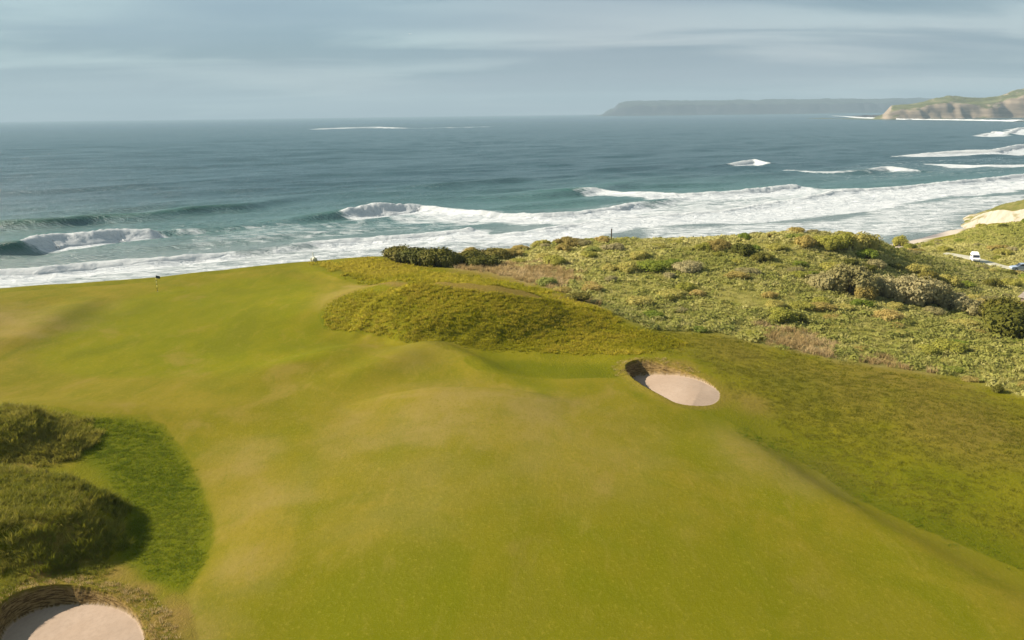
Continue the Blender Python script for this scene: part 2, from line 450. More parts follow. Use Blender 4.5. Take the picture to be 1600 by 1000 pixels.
def zones(x, y, z, info):
    wob = (fbm(x * 0.5, y * 0.5, 5, 3) - 0.5)
    Z = {}
    sf = poly_sd(x, y, FAIRWAY)
    soft = 0.22 + 0.004 * y
    Z['mow'] = 1 - sm(sf + wob * 0.5, -soft, soft)
    Z['edge'] = np.clip(sf + (fbm(x * 0.9, y * 0.9, 1, 3) - 0.5) * 0.45, -4, 4)
    Z['green'] = 1 - sm(poly_sd(x, y, GREEN) + wob * 1.5, -1.6, 1.6)
    lush = 0.6 * (1 - sm(poly_sd(x, y, HOLLOW) + wob, -1.5, 0.8))
    lush = np.maximum(lush, 0.95 * (1 - sm(poly_sd(x, y, CRESCENT) + wob * 0.5, -0.3, 0.5)))
    lush = np.maximum(lush, 0.75 * (1 - sm(poly_sd(x, y, EDGE_BELT) + wob * 1.5, -1.5, 4.0)))
    dry = dryness(x, y)
    dry = np.maximum(dry, 0.8 * (1 - sm(poly_sd(x, y, PATH, False) + wob, 0.5, 1.5)))
    dry = np.maximum(dry, 0.75 * (1 - sm(poly_sd(x, y, LIT_CREST, False) + wob * 0.4, 0.15, 0.7)))  # dry tint paints the sunlit rim of the hump
    for (p, r, a), q in zip(LUSH_VIGNETTE_SPOTS, LUSH_VIGNETTE_AT):  # real lush patches, plus the painted vignette along the foreground
        rr = np.hypot(x - q[0], (y - q[1]) / 1.4) / r + wob * 0.8
        lush = np.maximum(lush, a * (1 - sm(rr, 0.1, 1.1)))
    Z['dry'] = dry; Z['lush'] = lush
    Z['scrub'] = 1 - sm(poly_sd(x, y, SCRUB) + wob * 3, -2, 2)
    Z['beach'] = 1 - sm(z + wob * 0.6, 1.5, 2.4)
    Z['sand'] = ((info['sand1']) | (info['sand2'])).astype(float)
    wall = ((info['b1'] < 0) | (info['b2'] < 0)) & ~(info['sand1'] | info['sand2'])
    Z['wall'] = wall.astype(float)
    Z['collar'] = np.maximum(1 - sm(info['b1'], 0.2, 1.6), 1 - sm(info['b2'], 0.2, 1.3))
    return Z


# ------------------------------------------------------------------ ground materials
def ground_material():
    m = bpy.data.materials.new('links_turf'); m.use_nodes = True
    t = NT(m.node_tree); p = t.n['Principled BSDF']
    P = t.pos(); A = t.attr
    big = t.noise(P, 0.055, 3, 0.5, 0.6); mid = t.noise(t.stretch(P, 1.0, 0.55, 1, 0.5), 0.32, 4, 0.6, 0.4)
    fine = t.noise(t.stretch(P, 1.0, 0.7, 1, 0.9), 4.2, 5, 0.75); vfine = t.noise(P, 15.0, 4, 0.75)
    mowf = t.step(t.math('ADD', A('edge'), t.math('MULTIPLY', t.math('SUBTRACT', fine, 0.5), 0.35)), -0.16, 0.16, 1.0, 0.0)
    # mown turf
    mown = t.mix(t.step(big, 0.38, 0.62), (0.138, 0.117, 0.005), (0.168, 0.132, 0.010))
    mown = t.mix(t.step(mid, 0.40, 0.70, 0, 0.55), mown, (0.110, 0.107, 0.002))
    mown = t.mix(t.step(mid, 0.30, 0.16, 0, 0.4), mown, (0.198, 0.148, 0.016))
    green = t.mix(t.step(mid, 0.35, 0.65), (0.122, 0.124, 0.001), (0.146, 0.134, 0.002))
    mown = t.mix(A('green'), mown, green)
    pat = t.noise(t.stretch(P, 1.0, 0.6, 1, -0.3), 0.13, 4, 0.62, 0.8)
    mown = t.mix(t.step(pat, 0.48, 0.66, 0, 0.75), mown, (0.102, 0.104, 0.002)); mown = t.mix(t.step(pat, 0.46, 0.30, 0, 0.60), mown, (0.200, 0.142, 0.028))
    pat2 = t.noise(t.stretch(P, 1.6, 0.5, 1, -0.5), 0.55, 5, 0.65, 0.6)
    mown = t.mix(t.step(pat2, 0.52, 0.72, 0, 0.45), mown, (0.196, 0.150, 0.022)); mown = t.mix(t.step(pat2, 0.46, 0.28, 0, 0.50), mown, (0.108, 0.104, 0.003))
    mown = t.mix(t.math('MULTIPLY', A('dry'), t.step(t.math('ADD', mid, t.math('MULTIPLY', fine, 0.35)), 0.45, 0.85, 0.35, 1.0)), mown, (0.222, 0.158, 0.048))
    mown = t.mix(t.math('MULTIPLY', A('lush'), 0.8), mown, (0.100, 0.106, 0.001))  # lush turf colour, which also carries the painted foreground vignette
    mown = t.mix(t.step(fine, 0.52, 0.74, 0, 0.50), mown, (0.235, 0.186, 0.020))
    mown = t.mix(t.step(vfine, 0.54, 0.72, 0, 0.45), mown, (0.27, 0.225, 0.04))
    mown = t.mix(t.step(fine, 0.47, 0.28, 0, 0.50), mown, (0.100, 0.096, 0.002))
    mown = t.mix(t.step(vfine, 0.46, 0.30, 0, 0.45), mown, (0.085, 0.082, 0.002))
    # rough turf
    rough = t.mix(t.step(mid, 0.35, 0.65), (0.116, 0.112, 0.003), (0.152, 0.134, 0.006))
    rough = t.mix(t.math('MULTIPLY', A('dry'), 0.85), rough, (0.200, 0.125, 0.035))
    rough = t.mix(t.math('MULTIPLY', A('lush'), 0.95), rough, (0.082, 0.094, 0.001))
    rough = t.mix(t.step(fine, 0.52, 0.74, 0, 0.5), rough, (0.19, 0.155, 0.012))
    rough = t.mix(t.step(fine, 0.46, 0.26, 0, 0.55), rough, (0.060, 0.056, 0.001))
    col = t.mix(mowf, rough, mown)
    # dune ground under the scrub
    scrub = t.mix(t.step(mid, 0.35, 0.65), (0.19, 0.175, 0.03), (0.25, 0.215, 0.055))
    scrub = t.mix(t.math('MULTIPLY', A('dry'), 0.8), scrub, (0.22, 0.155, 0.075))
    scrub = t.mix(t.step(fine, 0.50, 0.30, 0, 0.6), scrub, (0.065, 0.066, 0.010))
    col = t.mix(A('scrub'), col, scrub)
    col = t.mix(t.math('MULTIPLY', A('collar'), 0.55), col, t.mix(t.step(fine, 0.3, 0.7), (0.15, 0.10, 0.018), (0.20, 0.14, 0.03)))
    # worn sod face of the bunkers
    zc = t.new('ShaderNodeSeparateXYZ'); t.put(zc.inputs[0], P)
    lay = t.noise(t.stretch(P, 1.2, 1.2, 9.0), 1.6, 4, 0.7)
    face = t.mix(t.step(lay, 0.38, 0.62), (0.075, 0.046, 0.016), (0.26, 0.175, 0.068))
    col = t.mix(A('wall'), col, face)
    # beach sand, wet towards the water
    wet = t.step(zc.outputs[2], 0.2, 1.3)
    col = t.mix(A('beach'), col, t.mix(wet, (0.20, 0.175, 0.165), (0.40, 0.34, 0.27)))
    sandc = t.mix(t.step(mid, 0.3, 0.7), (0.285, 0.210, 0.150), (0.325, 0.246, 0.182))
    sandc = t.mix(t.step(fine, 0.42, 0.66, 0, 0.45), sandc, (0.235, 0.172, 0.122))
    col = t.mix(A('sand'), col, sandc)
    t.put(p.inputs['Base Color'], col)
    p.inputs['Roughness'].default_value = 0.9; p.inputs['Specular IOR Level'].default_value = 0.04
    b = t.new('ShaderNodeBump'); b.inputs['Distance'].default_value = 0.10
    turf = t.math('MULTIPLY', t.math('SUBTRACT', 1.0, t.math('MAXIMUM', A('sand'), A('beach'))), t.math('SUBTRACT', 1.0, t.math('MULTIPLY', mowf, 0.72)))
    t.put(b.inputs['Strength'], t.math('ADD', t.math('MULTIPLY', turf, 0.9), 0.10))
    t.put(b.inputs['Height'], t.math('ADD', t.math('MULTIPLY', fine, 1.0), t.math('MULTIPLY', vfine, 0.35)))
    t.l.new(b.outputs[0], p.inputs['Normal'])
    return m


TURF = ground_material()


def axis(*segs):
    out = [segs[0][0]]
    for a, b, st in segs:
        n = max(1, int(round((b - a) / st))); out += list(a + (b - a) * (np.arange(n) + 1) / n)
    return np.array(out)


gx = axis((-170, -70, 1.0), (-70, 125, 0.45), (125, 320, 1.1))
gy = axis((4, 33, 0.7), (33, 75, 0.36), (75, 130, 0.46), (130, 215, 0.75), (215, 370, 1.3))
X, Y = np.meshgrid(gx, gy); sh = X.shape
Zt, info = land(X.ravel(), Y.ravel(), True)
Zn = zones(X.ravel(), Y.ravel(), Zt, info)
V = np.stack([X.ravel(), Y.ravel(), Zt], 1)
F = grid_faces(*sh)
# vertex normals of the whole sheet so that the pieces meet without a seam
dzx = np.gradient(Zt.reshape(sh), gx, axis=1).ravel(); dzy = np.gradient(Zt.reshape(sh), gy, axis=0).ravel()
NRM = np.stack([-dzx, -dzy, np.ones_like(dzx)], 1); NRM /= np.linalg.norm(NRM, axis=1)[:, None]


def piece(name, V, F, Zn, N, parent=None, **props):
    used, inv = np.unique(F, return_inverse=True)
    me = mesh_from(name, V[used], inv.reshape(F.shape), TURF, True, {k: v[used] for k, v in Zn.items()})
    if N is not None: me.normals_split_custom_set_from_vertices(N[used].tolist())
    return link(name, me, parent, **props)


cell_i = np.arange(len(F)) // (sh[1] - 1); cell_j = np.arange(len(F)) % (sh[1] - 1)
keep = np.ones(len(F), bool)
patches = []
for B in (B_FAR, B_NEAR):
    x0, y0 = B.rim.min(0) - 1.8; x1, y1 = B.rim.max(0) + 1.8
    j0, j1 = np.searchsorted(gx, (x0, x1)); i0, i1 = np.searchsorted(gy, (y0, y1))
    keep &= ~((cell_i >= i0) & (cell_i < i1) & (cell_j >= j0) & (cell_j < j1))
    patches.append((B, gx[j0:j1 + 1], gy[i0:i1 + 1]))
fc = F[:, 0]
cls = np.zeros(len(F), int)
cls[Zn['mow'][fc] > 0.5] = 1
cls[(Zn['green'][fc] > 0.5) & (cls == 1)] = 2
cls[(Zn['scrub'][fc] > 0.5)] = 3
cls[(Zn['beach'][fc] > 0.5)] = 4
GROUND_OBJ = {}
for k, (nm, lab) in enumerate((('rough_ground', 'rough grass ground round the fairway'), ('fairway', 'mown olive green fairway running down to the green'), ('putting_green', 'smooth putting green beside the sea'),
                               ('dune_ground', 'dune ground under the scrub'), ('beach', 'strip of beach below the dunes'))):
    GROUND_OBJ[nm] = piece(nm, V, F[keep & (cls == k)], Zn, NRM, kind='structure', label=lab)

BUNK_LABEL = ['small oval sand bunker beside the fairway below the grassy mound', 'large sand bunker in the near left corner with a stacked turf face']
for k, (B, px, py) in enumerate(patches):
    sub = 5 if k == 0 else 6
    fx = np.concatenate([np.linspace(px[i], px[i + 1], sub, endpoint=False) for i in range(len(px) - 1)] + [px[-1:]])
    fy = np.concatenate([np.linspace(py[i], py[i + 1], sub, endpoint=False) for i in range(len(py) - 1)] + [py[-1:]])
    bX, bY = np.meshgrid(fx, fy); bz, binf = land(bX.ravel(), bY.ravel(), True)
    bz = bz.reshape(bX.shape); one = np.ones_like
    bz[0] = np.interp(fx, px, land(px, one(px) * py[0])); bz[-1] = np.interp(fx, px, land(px, one(px) * py[-1]))
    bz[:, 0] = np.interp(fy, py, land(one(py) * px[0], py)); bz[:, -1] = np.interp(fy, py, land(one(py) * px[-1], py)); bz = bz.ravel()
    bZ = zones(bX.ravel(), bY.ravel(), bz, binf)
    bF = grid_faces(*bX.shape); bV = np.stack([bX.ravel(), bY.ravel(), bz], 1)
    s_ = binf['b1'] if k == 0 else binf['b2']; sa = binf['sand1'] if k == 0 else binf['sand2']
    inside = (s_[bF] < 0).any(1); sandf = sa[bF].mean(1) > 0.6
    dx = np.gradient(bz.reshape(bX.shape), fx, axis=1).ravel(); dy = np.gradient(bz.reshape(bX.shape), fy, axis=0).ravel()
    bN = np.stack([-dx, -dy, np.ones_like(dx)], 1); bN /= np.linalg.norm(bN, axis=1)[:, None]
    piece('rough_ground', bV, bF[~inside], bZ, bN, kind='structure', label=('turf collar round the small bunker', 'turf collar round the near bunker')[k])
    o = thing('sand_bunker', BUNK_LABEL[k], 'bunker')
    piece('sand', bV, bF[sandf], bZ, bN, o)
    piece('turf_wall', bV, bF[inside & ~sandf], bZ, bN, o)

# ------------------------------------------------------------------ sea
SWELL_N = np.array([-0.55, 0.835])
# crest lines: (u, v, wave height, foam), seaward side on their left
WAVES = [
    dict(label='long dark unbroken swell at the left edge of the sea', pts=[(-120, 352, 2.0, 0), (0, 344, 3.2, 0), (80, 340, 3.2, 0), (150, 335, 2.5, .1), (230, 333, 2.0, 0), (300, 322, 2.6, 0), (380, 318, 2.0, 0), (470, 306, .6, 0), (540, 300, .2, 0)], wf=4.0, wb=11, ff=4),
    dict(label='white breaking wave left of the flagstick with a green face', pts=[(-100, 388, 3.0, 0), (0, 379, 3.6, 0), (28, 376, 3.6, .3), (60, 371, 3.0, 1), (140, 366, 2.6, 1), (180, 359, 2.8, 1), (236, 360, 2.2, 1), (246, 361, 1.5, .3), (300, 357, 1.3, .45), (350, 354, 1.1, .2), (430, 346, 1.0, .1), (500, 336, 1.1, 0), (540, 331, .8, 0)], wf=3.5, wb=9, ff=15),
    dict(label='curling breaker with spray behind the white post', pts=[(440, 344, .8, 0), (520, 332, 1.7, .15), (545, 327, 2.2, .9), (575, 321, 2.8, .9), (590, 317, 3.6, .75), (612, 320, 2.6, 1), (655, 320, 1.8, 1), (700, 326, 1.2, .9), (770, 332, 1.2, 1), (850, 334, 1.2, 1), (915, 330, 1.2, 1), (965, 321, 1.4, 1), (985, 317, 1.3, .7), (1030, 313, 1.5, .2), (1060, 310, 1.0, .1)], wf=3.2, wb=9, ff=22),
    dict(label='broken wave rolling in before the long beach', pts=[(860, 300, .8, 0), (910, 296, 1.4, .5), (940, 296, 1.1, .8), (990, 300, .8, .8), (1060, 303, 1.0, 1), (1150, 298, 1.3, 1), (1240, 289, 1.7, 1), (1250, 292, .6, .3)], wf=3.2, wb=9, ff=26),
    dict(label='low broken wave along the shore below the green', pts=[(-100, 430, .9, 1), (0, 420, 1.2, 1), (60, 418, 1.3, 1), (140, 408, 1.3, 1), (220, 404, 1.3, 1), (330, 396, 1.0, .9), (370, 391, 1.2, .4), (440, 384, 1.2, .4), (492, 376, 1.3, .5), (510, 377, 1.1, 1), (600, 370, 1.1, 1), (735, 358, 1.2, 1), (745, 360, .5, .5)], wf=3, wb=7, ff=15),
    dict(label='long line of white surf off the right hand beach', pts=[(700, 372, .4, .8), (820, 362, .7, 1), (900, 350, .8, 1), (1000, 338, .8, 1), (1130, 328, .8, 1), (1250, 310, .9, 1), (1300, 298, 1.0, 1), (1400, 292, 1.0, 1), (1480, 284, 1.2, 1), (1560, 277, 1.2, 1), (1650, 265, 1.2, 1)], wf=3, wb=8, ff=18),
    dict(label='far breaker at the right edge of the bay', pts=[(1405, 243, .5, .5), (1440, 240, 1.4, 1), (1500, 236, 2.2, 1), (1550, 235, 2.4, 1), (1590, 227, 2.8, 1), (1640, 224, 2, 1)], wf=5, wb=12, ff=28),
    dict(label='thin white line of surf below the far breaker', pts=[(1450, 256, .4, .5), (1490, 257, .7, 1), (1550, 258, .7, 1), (1640, 257, .7, 1)], wf=4, wb=8, ff=10),
    dict(label='small whitecap breaking alone in mid bay', pts=[(1080, 262, 1.0, 0), (1130, 256, 1.4, .2), (1155, 253, 2.0, 1), (1180, 250, 2.2, 1), (1198, 254, 1.6, 1), (1206, 257, .8, 0), (1290, 254, .5, 0)], wf=4, wb=9, ff=12),
    dict(label='thin crest with a white tip in the bay', pts=[(1230, 266, .5, .5), (1300, 268, 1.1, .55), (1350, 265, 1.6, .35), (1380, 260, 2.0, .7), (1400, 261, 1.8, 1), (1422, 264, 1.0, .8)], wf=4, wb=9, ff=9),
    dict(label='white water thrown up before the right hand headland', pts=[(1535, 211, 1.2, 1), (1555, 206, 3.0, 1), (1572, 208, 3.0, 1), (1590, 200, 2.5, 1), (1640, 198, 2.0, 1)], wf=8, wb=20, ff=40),
    dict(label='distant bank of breakers far out at sea', pts=[(470, 203, .5, .2), (500, 201, 1.2, 1), (540, 199.5, 1.6, 1), (590, 198.5, 2.2, 1), (620, 199.5, 1.4, .9), (650, 200.5, .4, .45), (690, 199.5, .9, .7), (750, 198, .9, .6), (800, 197, .4, .3)], wf=12, wb=20, ff=30),
    dict(label='dark swell in mid sea', pts=[(600, 293, .3, 0), (680, 287, 1.8, 0), (760, 280, 2.0, 0), (830, 276, 1.2, 0), (900, 272, .3, 0)], wf=5, wb=12, ff=4),
    dict(label='dark swell before the broken wave', pts=[(780, 306, .5, 0), (850, 300, 1.7, 0), (930, 294, 1.6, 0), (1000, 280, .9, 0), (1060, 274, 1.4, 0), (1110, 270, .3, 0)], wf=5, wb=12, ff=4),
    dict(label='dark swell far out', pts=[(880, 268, .4, 0), (960, 262, 1.6, 0), (1020, 258, 1.4, 0), (1060, 255, .3, 0)], wf=6, wb=14, ff=4),
    dict(label='dark swell in the bay', pts=[(1160, 235, .3, 0), (1215, 229, 1.8, 0), (1270, 226, 1.4, 0), (1300, 224, .3, 0)], wf=8, wb=16, ff=4),
    dict(label='dark swell at the left', pts=[(-100, 300, .5, 0), (60, 296, 1.2, 0), (200, 288, 1.4, 0), (330, 280, .9, 0), (420, 272, .2, 0)], wf=6, wb=12, ff=4),
]
for wv in WAVES:
    P = np.array([list(at(u, v, a)[:2]) + [a, fo] for u, v, a, fo in wv['pts']])
    seg = np.hypot(*np.diff(P[:, :2], axis=0).T); cum = np.concatenate([[0], np.cumsum(seg)])
    # smooth resampling with a little waywardness
    n = max(8, int(cum[-1] / 3.0)); tt = np.linspace(0, cum[-1], n)
    Q = np.stack([np.interp(tt, cum, P[:, k]) for k in range(4)], 1)
    for _ in range(2): Q[1:-1, :2] = 0.25 * Q[:-2, :2] + 0.5 * Q[1:-1, :2] + 0.25 * Q[2:, :2]
    wv['line'] = Q; wv['len'] = cum[-1]

FOAM_FIELDS = [  # sheets of whitewater left behind by the breakers
    (0.58, 3.0, [(-200, 445), (0, 428), (140, 414), (330, 400), (440, 392), (500, 382), (735, 366), (800, 372), (900, 372), (800, 400), (490, 412), (250, 450), (-200, 500)]),
    (0.60, 4.0, [(600, 340), (700, 330), (830, 342), (960, 330), (1060, 312), (1240, 296), (1330, 296), (1400, 296), (1300, 312), (1100, 338), (900, 358), (840, 348), (740, 352), (640, 350)]),
    (0.86, 5.0, [(740, 374), (820, 366), (900, 354), (1000, 342), (1130, 330), (1250, 314), (1400, 296), (1600, 282), (1650, 290), (1600, 302), (1480, 308), (1380, 324), (1290, 340), (1150, 348), (1000, 352), (960, 368), (1000, 376), (740, 385)]),
    (0.60, 8.0, [(1000, 352), (1150, 348), (1290, 340), (1380, 324), (1480, 308), (1600, 302), (1640, 306), (1540, 335), (1500, 355), (1430, 370), (1300, 376), (1000, 376)]),
    (0.44, 8.0, [(420, 350), (560, 342), (700, 345), (740, 355), (600, 366), (500, 374), (380, 384), (300, 392), (260, 380), (320, 364)]),
    (0.30, 8.0, [(-60, 396), (60, 392), (240, 384), (300, 392), (140, 404), (-60, 420)]),
    (0.34, 12.0, [(1280, 262), (1400, 250), (1600, 244), (1640, 268), (1500, 276), (1380, 280), (1260, 290)]),
]
FOAM_FIELDS = [(a, s, np.array([at(u, v, 0.2)[:2] for u, v in pl])) for a, s, pl in FOAM_FIELDS]


def sea(x, y, detail=None):
    z = np.zeros_like(x); foam = np.zeros_like(x)
    dist = np.hypot(x, y); fade = 1 - sm(dist, 1200, 4000)
    q = x * SWELL_N[0] + y * SWELL_N[1]; l = x * SWELL_N[1] - y * SWELL_N[0]
    wob = fbm(x * 0.012, y * 0.012, 1, 3) * 60
    grp = fbm(l * 0.010, q * 0.03, 2, 3)
    z += 0.75 * sm(grp, 0.40, 0.75) * np.sin((q + wob) * 2 * np.pi / 58) * fade
    z += 0.48 * sm(fbm(l * 0.03, q * 0.05, 3, 2), 0.3, 0.75) * np.sin((q + 0.6 * wob + 0.25 * l) * 2 * np.pi / 23) * fade
    f2 = 1 - sm(dist, 400, 900)
    z += 0.75 * (fbm(l * 0.05, q * 0.16, 4, 3) - 0.5) * f2 + 1.3 * (fbm(l * 0.016, q * 0.06, 5, 3) - 0.5) * fade
    for wv in WAVES:
        Q = wv['line']; pad = 70
        m = (x > Q[:, 0].min() - pad) & (x < Q[:, 0].max() + pad) & (y > Q[:, 1].min() - pad) & (y < Q[:, 1].max() + pad)
        if not m.any(): continue
        px, py = x[m], y[m]
        bd = np.full(px.shape, 1e18); bs = np.zeros(px.shape); ba = np.zeros(px.shape); bf = np.zeros(px.shape); bl = np.zeros(px.shape)
        for i in range(len(Q) - 1):
            ax, ay = Q[i, :2]; ex, ey = Q[i + 1, :2] - Q[i, :2]; L2 = ex * ex + ey * ey
            t = np.clip(((px - ax) * ex + (py - ay) * ey) / L2, 0, 1)
            dx = px - ax - t * ex; dy = py - ay - t * ey; d2 = dx * dx + dy * dy
            b = d2 < bd
            bd = np.where(b, d2, bd); bs = np.where(b, np.sign(ex * dy - ey * dx), bs)
            ba = np.where(b, Q[i, 2] * (1 - t) + Q[i + 1, 2] * t, ba); bf = np.where(b, Q[i, 3] * (1 - t) + Q[i + 1, 3] * t, bf)
            bl = np.where(b, i + t, bl)
        s = np.sqrt(bd) * bs + (fbm(px * 0.09, py * 0.09, 0, 3) - 0.5) * 2.2
        prof = np.where(s < 0, np.exp(-(s / wv['wf']) ** 2), np.exp(-(s / wv['wb']) ** 2))
        trough = -0.22 * np.exp(-((s + 2.4 * wv['wf']) / (1.6 * wv['wf'])) ** 2)
        end = 1 - sm(np.sqrt(bd), 0.6 * pad, pad)
        z[m] = z[m] * (1 - 0.6 * prof) + ba * (prof + trough) * end
        fl = wv['ff'] * (0.55 + 0.9 * fbm(bl * 0.35, s * 0.02, 3, 3)) * (0.3 + 0.7 * bf)
        fr = sm(s, -fl * 1.25, -fl * 0.35) * (1 - sm(s, 0.4, 2.2))
        trail = 0.42 * (1 - sm(s, 0, wv['wb'] * 2.2)) * (s >= 0)
        foam[m] = np.maximum(foam[m], bf * np.maximum(1.15 * fr, trail))
    for a, soft, pl in FOAM_FIELDS:
        m = (x > pl[:, 0].min() - 15) & (x < pl[:, 0].max() + 15) & (y > pl[:, 1].min() - 15) & (y < pl[:, 1].max() + 15)
        d = poly_sd(x[m], y[m], pl) + (fbm(x[m] * 0.05, y[m] * 0.05, 2, 3) - 0.5) * 14
        foam[m] = np.maximum(foam[m], a * (1 - sm(d, -soft, soft)))
    near = (dist < 560) & (foam > 0.1)
    z[near] += np.minimum(foam[near], 1) * (0.9 * (fbm(x[near] * 0.22, y[near] * 0.22, 1, 3, 0.6) - 0.5))
    cs = poly_sd(x, y, land_poly)
    z = z * (0.15 + 0.85 * sm(cs, 40, 110))
    # shore of the two headlands
    return z, foam, cs


def growth(a, b, st, g):
    out = [a]
    while abs(out[-1] - a) < abs(b - a):
        out.append(out[-1] + math.copysign(st, b - a)); st *= g
    out[-1] = b
    return out[1:]


sx = np.array(list(reversed(growth(-250, -11000, 1.5, 1.07))) + list(axis((-250, 330, 1.25))) + growth(330, 11000, 1.5, 1.07))
sy = np.array(list(axis((95, 150, 2.0), (150, 500, 1.05), (500, 800, 2.2))) + growth(800, 15600, 2.6, 1.022))
SX, SY = np.meshgrid(sx, sy)
sz, sfoam, scs = sea(SX.ravel(), SY.ravel())


def water_material():
    m = bpy.data.materials.new('sea_water'); m.use_nodes = True
    t = NT(m.node_tree); p = t.n['Principled BSDF']; P = t.pos()
    rot = -0.58
    foam = t.attr('foam'); shal = t.attr('shallow')
    st = t.stretch(P, 1.0, 2.4, 1, rot)
    n1 = t.noise(st, 0.16, 5, 0.62, 0.8); n2 = t.noise(st, 0.75, 5, 0.7, 0.5); n3 = t.noise(t.stretch(P, 1.0, 3.2, 1, rot), 0.035, 3, 0.5, 0.5)
    fac = t.math('ADD', foam, t.math('ADD', t.math('MULTIPLY', t.math('SUBTRACT', n1, 0.5), 0.92), t.math('MULTIPLY', t.math('SUBTRACT', n2, 0.5), 0.30)))
    white = t.math('MULTIPLY', t.step(fac, 0.34, 0.74), t.step(foam, 0.02, 0.22))
    deep = t.mix(t.step(n3, 0.35, 0.65), (0.020, 0.060, 0.068), (0.034, 0.080, 0.088))
    wat = t.mix(shal, deep, (0.085, 0.175, 0.155))
    wat = t.mix(t.step(t.math('SUBTRACT', shal, 0.72), 0.0, 0.28, 0, 0.7), wat, (0.20, 0.215, 0.20))
    wat = t.mix(t.math('MULTIPLY', t.attr('crest'), 0.9), wat, t.mix(t.step(shal, 0.1, 0.5), (0.010, 0.048, 0.046), (0.016, 0.090, 0.058)))  # wave tops painted deep green, standing in for light through thin water
    foamc = t.mix(t.step(t.math('ADD', n1, t.math('MULTIPLY', n2, 0.3)), 0.42, 0.80), (0.40, 0.43, 0.44), (0.60, 0.61, 0.60))
    t.put(p.inputs['Base Color'], t.mix(white, wat, foamc))
    t.put(p.inputs['Roughness'], t.step(white, 0, 1, 0.22, 0.8))
    p.inputs['IOR'].default_value = 1.33
    t.put(p.inputs['Specular IOR Level'], t.step(white, 0, 1, 0.42, 0.1))
    b = t.new('ShaderNodeBump'); b.inputs['Distance'].default_value = 1.5; b.inputs['Strength'].default_value = 0.85
    h = t.math('ADD', t.math('MULTIPLY', t.noise(st, 0.30, 6, 0.65, 0.4), 1.1), t.math('MULTIPLY', n1, 0.9))
    t.put(b.inputs['Height'], h); t.l.new(b.outputs[0], p.inputs['Normal'])
    return m


WATER = water_material()
shallow = np.maximum(1 - sm(scs, 60, 330), 0) ** 1.0
seame = mesh_from('sea', np.stack([SX.ravel(), SY.ravel(), sz], 1), grid_faces(*SX.shape), WATER, True, {'foam': sfoam, 'shallow': shallow, 'crest': sm(sz, 0.7, 2.4)})
SEA = link('sea', seame, None, kind='structure', label='open sea with lines of surf rolling in to the beach')


def foam_material():
    m = bpy.data.materials.new('white_water'); m.use_nodes = True
    t = NT(m.node_tree); p = t.n['Principled BSDF']; P = t.pos()
    n = t.noise(P, 1.1, 5, 0.7)
    fcol = t.mix(t.step(n, 0.25, 0.6), (0.56, 0.59, 0.58), (0.74, 0.745, 0.73))
    t.put(p.inputs['Base Color'], fcol)
    tr = t.new('ShaderNodeBsdfTranslucent'); t.put(tr.inputs[0], fcol); mx = t.new('ShaderNodeMixShader'); mx.inputs[0].default_value = 0.35
    t.l.new(p.outputs[0], mx.inputs[1]); t.l.new(tr.outputs[0], mx.inputs[2]); t.l.new(mx.outputs[0], t.n['Material Output'].inputs['Surface'])
    p.inputs['Roughness'].default_value = 0.85; p.inputs['Specular IOR Level'].default_value = 0.1
    b = t.new('ShaderNodeBump'); b.inputs['Distance'].default_value = 0.5; b.inputs['Strength'].default_value = 0.7
    t.put(b.inputs['Height'], n); t.l.new(b.outputs[0], p.inputs['Normal'])
    return m


FOAM = foam_material()
# tumbling crests: lumpy rolls of white water lying on the broken stretches
for wi, wv in enumerate(WAVES):
    Q = wv['line']
    if Q[:, 3].max() < 0.5: continue
    seg = np.hypot(*np.diff(Q[:, :2], axis=0).T); cum = np.concatenate([[0], np.cumsum(seg)])
    far = np.hypot(*Q[:, :2].mean(0))
    st = 0.45 if far < 500 else 2.5
    tt = np.arange(0, cum[-1], st)
    R = np.stack([np.interp(tt, cum, Q[:, k]) for k in range(4)], 1)
    T = np.gradient(R[:, :2], axis=0); T /= np.linalg.norm(T, axis=1)[:, None] + 1e-9
    Nn = np.stack([T[:, 1], -T[:, 0]], 1)        # towards the shore
    K = 19
    f = np.clip((R[:, 3] - 0.35) / 0.5, 0, 1) * (0.45 + 0.75 * fbm(tt * 0.12, tt * 0 + wi * 3.7, 1, 3))
    size = R[:, 2] * f
    offs = np.linspace(-1.0, 1.0, K)
    gxv = np.zeros((len(R), K, 3)); 
    for k, o in enumerate(offs):
        base = R[:, :2] + Nn * ((0.35 + o * (0.75 if o < 0 else 1.45)) * (size * 1.5 + 0.15))[:, None]
        gxv[:, k, :2] = base
        zz, _, _ = sea(base[:, 0], base[:, 1])
        prof = math.sqrt(max(0, 1 - o * o))
        lump = 0.15 + 1.0 * fbm(base[:, 0] * 0.33, base[:, 1] * 0.33 + wi, 2, 3, 0.6) + 0.5 * fbm(base[:, 0] * 1.3, base[:, 1] * 1.3 + wi * 5, 3, 3, 0.7)
        gxv[:, k, 2] = zz - 0.12 + prof * size * 0.42 * lump
    ok = (size > 0.12)
    Ff = grid_faces(len(R), K); fi = Ff[:, 0] // K
    Ff = Ff[ok[fi] & ok[np.minimum(fi + 1, len(R) - 1)]]
    if len(Ff) == 0: continue
    used, inv = np.unique(Ff, return_inverse=True)
    me = mesh_from('breaker', gxv.reshape(-1, 3)[used], inv.reshape(Ff.shape)[:, ::-1], FOAM)
    link('breaker', me, SEA, label=wv['label'])

